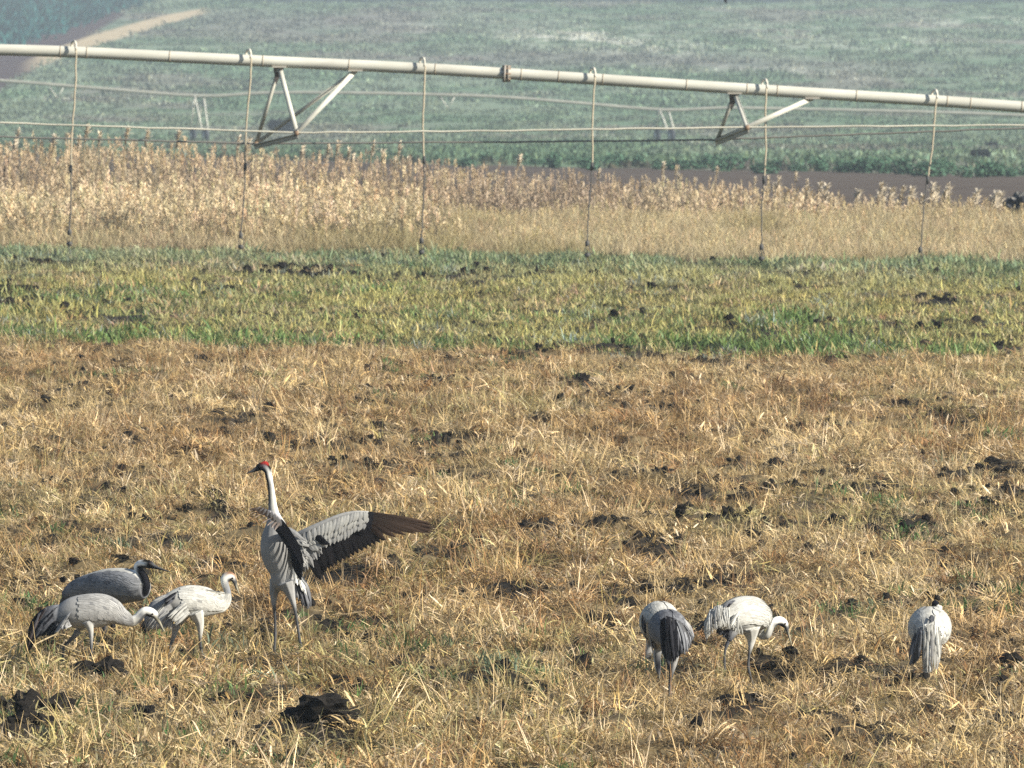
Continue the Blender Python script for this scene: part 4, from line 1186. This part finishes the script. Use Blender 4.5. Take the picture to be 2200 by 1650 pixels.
b.plume('tertial_plume', [(1300, 350, -0.08), (1240, 380, -0.09)], [(1180, 410, -0.09), (1215, 430, -0.10)], 7, 34, [BLK, DKG], sag=0.04)
b.plume('tertial_plume', [(1330, 470, -0.15), (1340, 600, -0.15)], [(1230, 600, -0.15), (1300, 690, -0.15), (1390, 720, -0.13)], 24, 30, [PALE, WHT, PALE], nrm=(-0.2, -1, 0.2), sag=0.06)
b.eye((1835, 600, -0.03))
b.finish()

# bird 8: right, seen from behind
K3, O3 = 6.875, (1900, 1240)
b = Bird('lone pale crane at the far right seen from behind, head hidden', 1998, 1462, K3, O3, 0, (-0.97, -0.24, 0), 8, False)
b.loft([(690, 950, -0.20, 90, GREY), (680, 850, -0.16, 210, (PALE, PALE, GREY)), (672, 770, -0.06, 300, (PALE, PALE, GREY)), (672, 740, 0.05, 310, (PALE, PALE, GREY)), (690, 760, 0.16, 250, (PALE, PALE, PALE)), (710, 760, 0.24, 160, (PALE, PALE, PALE)), (735, 690, 0.30, 85, (PALE, PALE, MID)),
        (748, 580, 0.32, 62, (PALE, MID, BLK)), (752, 470, 0.32, 55, (BLK, BLK, BLK)), (752, 405, 0.33, 56, (BLK, (0.02, 0.02, 0.03), BLK)), (750, 385, 0.37, 46, (BLK, BLK, BLK)), (750, 400, 0.43, 20, SLATE), (748, 440, 0.50, 8, BILL)], keep=True, lat=1.0)
b.loft([(795, 490, 0.31, 40, WHT), (818, 445, 0.31, 46, WHT), (822, 418, 0.31, 26, WHT)], per=3)
b.leg([(600, 960, -0.02, 90, PALE), (615, 1120, -0.02, 50, PALE), (620, 1250, -0.02, 26, GREY), (620, 1380, -0.02, 17, SLATE), (625, 1540, -0.02, 13, SLATE)])
b.leg([(780, 960, 0.02, 90, PALE), (785, 1120, 0.02, 50, PALE), (775, 1250, 0.02, 26, GREY), (770, 1380, 0.02, 17, SLATE), (775, 1540, 0.02, 13, SLATE)])
b.coat(0.06, 0.42, PALE, PALE, 0.06, a0=-0.6, a1=1.4, size=0.08)
b.plume('tail_plume', [(470, 760, -0.12), (560, 740, -0.2)], [(360, 1290, -0.12), (430, 1300, -0.16), (520, 1200, -0.2)], 30, 60, [MID, DKG, SLATE, MID], nrm=(-0.3, -1, 0.2), sag=0.08)
b.plume('tertial_plume', [(580, 700, -0.2), (700, 690, -0.22), (800, 740, -0.2)], [(580, 1420, -0.18), (640, 1420, -0.2), (700, 1390, -0.2), (780, 1370, -0.19), (830, 1150, -0.16)], 46, 60, [PALE, WHT, PALE, GREY], nrm=(0, -1, 0.2), sag=0.07)
b.plume('tertial_plume', [(690, 560, -0.165), (720, 570, -0.165)], [(670, 660, -0.2), (700, 670, -0.2)], 5, 40, [DKG, SLATE], nrm=(0, -1, 0.4), sag=0.02)
b.finish()

# bird 4: the dancing crane with both wings spread
K4, O4 = 3.3, (480, 960)
b = Bird('tall upright crane with red crown dancing with both wings spread', 621, 1421, K4, O4, 0, (0.10, -0.995, 0), 4, False)
BEL = lerp3(GREY, MID, 0.10)
b.loft([(455, 985, 0.02, 50, (MID, GREY, BEL)), (428, 950, 0.0, 84, (GREY, GREY, BEL)), (425, 880, 0, 103, (GREY, GREY, BEL)), (405, 800, 0, 122, (GREY, GREY, BEL)), (388, 720, 0, 128, (GREY, GREY, BEL)), (378, 640, 0, 112, (GREY, GREY, BEL)), (370, 560, 0, 78, (GREY, GREY, GREY)),
        (358, 490, 0, 46, (WHT, GREY, GREY)), (350, 430, 0, 33, (WHT, PALE, MID)), (343, 350, 0, 26, (WHT, PALE, SLATE)), (333, 270, 0, 23, (WHT, GREY, BLK)), (322, 205, 0, 24, (WHT, WHT, BLK)), (312, 165, 0, 29, (BLK, lerp3(WHT, GREY, 0.6), BLK)),
        (290, 141, 0, 30, ((0.10, 0.02, 0.02), (0.12, 0.12, 0.13), BLK)), (258, 143, 0, 28, (BLK, BLK, BLK)), (236, 157, 0, 18, (SLATE, BLK, BLK)), (205, 172, 0, 11, (SLATE, SLATE, BLK)), (180, 182, 0, 7, SLATE), (160, 191, 0, 3.5, SLATE)], keep=True, lat=0.9)
b.loft([(316, 128, 0, 11, RED), (300, 115, 0, 14, RED), (280, 116, 0, 12, RED), (266, 122, 0, 6, RED)], per=3)
b.leg([(385, 950, 0.06, 62, GREY), (360, 1030, 0.06, 34, GREY), (357, 1100, 0.06, 19, GREY), (363, 1160, 0.06, 12, SLATE), (368, 1290, 0.06, 10, SLATE), (366, 1340, 0.06, 12, SLATE), (360, 1515, 0.06, 8, SLATE)])
b.leg([(445, 960, -0.06, 64, GREY), (478, 1050, -0.06, 32, GREY), (500, 1120, -0.06, 18, GREY), (510, 1170, -0.06, 12, SLATE), (532, 1310, -0.06, 10, SLATE), (545, 1390, -0.06, 12, SLATE), (567, 1550, -0.06, 8, SLATE)])
b.plume('tail_plume', [(450, 930, 0.02), (520, 880, 0.05), (545, 920, 0.04)], [(500, 1060, -0.02), (560, 1120, 0.0), (600, 1150, 0.0), (620, 1120, 0.02), (605, 1050, 0.03)], 40, 40, [DKG, MID, SLATE, GREY], nrm=(0.6, -0.7, 0.3), sag=0.08, tipcol=(0.06, 0.06, 0.065))
b.plume('tail_plume', [(510, 880, 0.02), (540, 900, 0.02)], [(520, 970, -0.02), (560, 1010, -0.02), (590, 1060, 0)], 12, 34, [PALE, WHT], nrm=(0.6, -0.7, 0.3), sag=0.05)
b.eye((278, 143, -0.03))
def wing_obj(b, arm, arad, col):
    mb = MB()
    P = [b.P(q) for q in arm]
    tube(mb, P, [r_ / b.k * b.m for r_ in arad], col, 10, 4)
    return mb.build('wing', M_feather, b.root)
def interp_line(L, u):
    L = np.array([list(q) + [0] * (3 - len(q)) for q in L], float); t = u * (len(L) - 1)
    return np.array([np.interp(t, range(len(L)), L[:, q]) for q in range(3)])
def quills(b, parent, name, bases, tips, n, w, col, tip, nrm, camber=0.03, w1=None):
    for i in range(n):
        u = i / max(1, n - 1)
        B = b.P(interp_line(bases, u)); T = b.P(interp_line(tips, u)); T.y += 0.004 * ((i % 2) * 2 - 1); B.y += 0.002 * i
        mb = MB()
        k = b.r.uniform(0.8, 1.25); c = tuple(q * k for q in col); t_ = tuple(q * k for q in tip)
        ww = w + ((w1 if w1 is not None else w) - w) * u
        feather(mb, B, T, ww / b.k * b.m, nrm, c, t_, camber * b.r.uniform(0.7, 1.3), 8, 0.0016, 0.25)
        mb.build(name, M_feather, parent, False)
# right wing, stretched to the right, upper side seen
w1 = wing_obj(b, [(450, 670, 0.02), (520, 640, -0.01), (600, 595, -0.045), (700, 545, -0.06), (820, 493, -0.065), (930, 468, -0.065), (1030, 466, -0.06)], [40, 34, 26, 20, 17, 15, 10], lerp3(GREY, PALE, 0.2))
nr = (-0.2, -1, 0.1)
quills(b, w1, 'secondary_feather', [(600, 720, -0.04), (800, 590, -0.055), (1000, 495, -0.05)], [(690, 945, -0.06), (735, 872, -0.065), (790, 845, -0.07), (860, 805, -0.075), (930, 768, -0.075), (1000, 730, -0.07), (1070, 697, -0.06), (1140, 665, -0.05)], 17, 66, BLK, (0.011, 0.009, 0.009), nr)
quills(b, w1, 'primary_feather', [(1000, 520, -0.05), (1030, 490, -0.05), (1050, 468, -0.05)], [(1150, 662, -0.05), (1240, 636, -0.03), (1330, 618, -0.01), (1420, 610, 0.01), (1470, 612, 0.02), (1506, 602, 0.03), (1512, 582, 0.03), (1500, 560, 0.03), (1470, 540, 0.02)], 11, 46, (0.012, 0.009, 0.008), (0.040, 0.025, 0.018), nr, 0.02, 26)
quills(b, w1, 'tertial_feather', [(500, 660, -0.01), (560, 650, -0.04), (640, 640, -0.065)], [(560, 900, -0.05), (600, 870, -0.055), (640, 855, -0.06), (665, 800, -0.065), (700, 760, -0.07), (690, 720, -0.075)], 11, 46, (0.22, 0.215, 0.205), GREY, nr, 0.05)
def wdep(x):
    return float(np.interp(x, [450, 520, 600, 700, 820, 930, 1030], [0.0, -0.025, -0.06, -0.075, -0.08, -0.08, -0.075]))
mb = MB(); r = b.r
rows = [([(540, 625), (700, 548), (830, 495), (940, 463), (1010, 462)], [(560, 690), (690, 650), (800, 600), (920, 530), (1010, 510)], 20, 40),
        ([(560, 660), (700, 600), (830, 545), (940, 500), (1010, 490)], [(610, 705), (715, 670), (825, 625), (925, 570), (1015, 540)], 20, 40),
        ([(600, 690), (720, 650), (830, 600), (930, 545), (1000, 520)], [(640, 745), (735, 715), (835, 670), (925, 615), (1012, 570)], 17, 40)]
for ri, (bl, tl, n_, w_) in enumerate(rows[::-1]):
    for i in range(n_):
        u = (i + r.uniform(-0.2, 0.2)) / (n_ - 1); u = min(1, max(0, u))
        B = interp_line(bl, u); T = interp_line(tl, u); B[2] = wdep(B[0]) - 0.010 - 0.005 * ri; T[2] = wdep(T[0]) - 0.014 - 0.005 * ri
        T[:2] += [r.uniform(-6, 6), r.uniform(-8, 8)]
        c = lerp3(GREY, PALE, r.uniform(0.0, 0.6)) if ri == 0 else lerp3(GREY, PALE, r.uniform(0.4, 1.3))
        feather(mb, b.P(B), b.P(T), w_ * r.uniform(0.75, 1.15) / b.k * b.m, nr, lerp3(c, MID, 0.25), lerp3(c, WHT, 0.12), 0.04, 5, 0.001, 0.35)
for i in range(5):
    B = np.array([640 + i * 8, 645 + i * 8, -0.088]); T = np.array([700 + i * 14, 632 + i * 14, -0.106])
    feather(mb, b.P(B), b.P(T), 26 / b.k * b.m, nr, BLK, BLK, 0.03, 4, 0.001, 0.4)
for i in range(6):
    B = np.array([975 + i * 10, 500 - i * 6, -0.092]); T = np.array([1045 + i * 5, 600 - i * 24, -0.085])
    feather(mb, b.P(B), b.P(T), 34 / b.k * b.m, nr, BLK, BLK, 0.03, 4, 0.001, 0.5)
mb.build('covert_feathers', M_feather, w1, False)
b.plume('scapular_plume', [(430, 560, 0.02), (450, 640, -0.03), (470, 700, -0.06), (480, 760, -0.07)], [(560, 640, -0.07), (600, 700, -0.08), (610, 790, -0.08), (570, 860, -0.07)], 26, 40, [GREY, lerp3(GREY, PALE, 0.4), GREY], nrm=(0.3, -1, 0.2), sag=0.06)
# left wing, swung towards the camera and seen almost edge on
w2 = wing_obj(b, [(470, 660, -0.05), (440, 590, -0.14), (400, 525, -0.26), (355, 478, -0.38), (315, 455, -0.46)], [34, 26, 18, 14, 9], (0.22, 0.21, 0.22))
nl = (-0.45, -0.8, 0.4)
quills(b, w2, 'secondary_feather', [(500, 660, -0.06), (465, 610, -0.12), (430, 560, -0.2), (390, 515, -0.28)], [(548, 945, -0.10), (560, 880, -0.14), (545, 830, -0.2), (510, 770, -0.24), (470, 700, -0.28), (430, 640, -0.32), (395, 595, -0.36)], 16, 80, BLK, BLK, nl)
quills(b, w2, 'primary_feather', [(400, 525, -0.28), (360, 485, -0.38), (310, 452, -0.46)], [(365, 590, -0.40), (335, 570, -0.46), (295, 548, -0.54), (255, 520, -0.62), (222, 498, -0.68), (200, 480, -0.72), (184, 460, -0.75), (176, 442, -0.77)], 10, 46, (0.14, 0.105, 0.09), (0.36, 0.29, 0.25), nl, 0.03, 40)
mb = MB()
for i in range(14):
    u = i / 13
    B = interp_line([(480, 640, -0.05), (420, 540, -0.22), (340, 462, -0.42), (260, 425, -0.56)], u); T = interp_line([(505, 735, -0.08), (440, 620, -0.26), (345, 510, -0.46), (225, 452, -0.64)], u)
    c = lerp3(GREY, MID, 0.5 * u)
    feather(mb, b.P(B), b.P(T), 44 / b.k * b.m, nl, c, lerp3(c, BRN, 0.5), 0.05, 5, 0.001, 0.5)
mb.build('covert_feathers', M_feather, w2, False)
quills(b, w2, 'tertial_feather', [(505, 780, -0.06), (515, 800, -0.06)], [(512, 968, -0.08), (545, 950, -0.09), (530, 920, -0.08)], 3, 34, PALE, WHT, (-0.2, -1, 0.1), 0.04)
b.finish()

# small dark bird crossing high over the far hillside
p_ = W(1558, 1, 300.0)
fbird = empty('small_bird', p_)
tag(fbird, 'tiny dark bird flying high against the far hillside', 'bird')
mb = MB()
tube(mb, [p_ + Vector((-0.03, 0, 0.10)), p_ + Vector((-0.015, 0, 0.06)), p_ + Vector((0.0, 0, 0.0)), p_ + Vector((0.025, 0, -0.05)), p_ + Vector((0.035, 0, -0.085))], [0.004, 0.022, 0.034, 0.028, 0.006], (0.02, 0.02, 0.025), 8, 3)
mb.build('body', M_feather, fbird)
for sg in (-1, 1):
    mb = MB(); feather(mb, p_ + Vector((0, 0.02 * sg, 0.02)), p_ + Vector((-0.06, 0.22 * sg, 0.10)), 0.08, (0.6, 0, 0.6), (0.02, 0.02, 0.025), (0.02, 0.02, 0.025), 0.06)
    mb.build('wing', M_feather, fbird)

# ------------------------------------------------------------------ haze
HZ = 0.00028
zlo = float(_tz.min()) - 2.2; zhi = max(CAMH, float(_tz.max())) + 1.5
import itertools
v = [Vector((x, y, z)) for x, y, z in itertools.product((-720, 720), (-80, 2480), (zlo, zhi))]
f = [(0, 1, 3, 2), (4, 6, 7, 5), (0, 4, 5, 1), (2, 3, 7, 6), (0, 2, 6, 4), (1, 5, 7, 3)]
m = bpy.data.materials.new('haze'); m.use_nodes = True
t = m.node_tree; t.nodes.remove(t.nodes['Principled BSDF'])
pv = t.nodes.new('ShaderNodeVolumePrincipled'); pv.inputs['Density'].default_value = HZ; pv.inputs['Color'].default_value = (0.80, 0.91, 1.0, 1)
pv.inputs['Anisotropy'].default_value = 0.2
t.links.new(pv.outputs[0], [q for q in t.nodes if q.type == 'OUTPUT_MATERIAL'][0].inputs['Volume'])
hz = link('haze', mesh_of('haze', v, f, m, None, False)); tag(hz, kind='stuff')
print('triangles', sum(len(p.vertices) - 2 for o in COL.objects if o.type == 'MESH' for p in o.data.polygons))
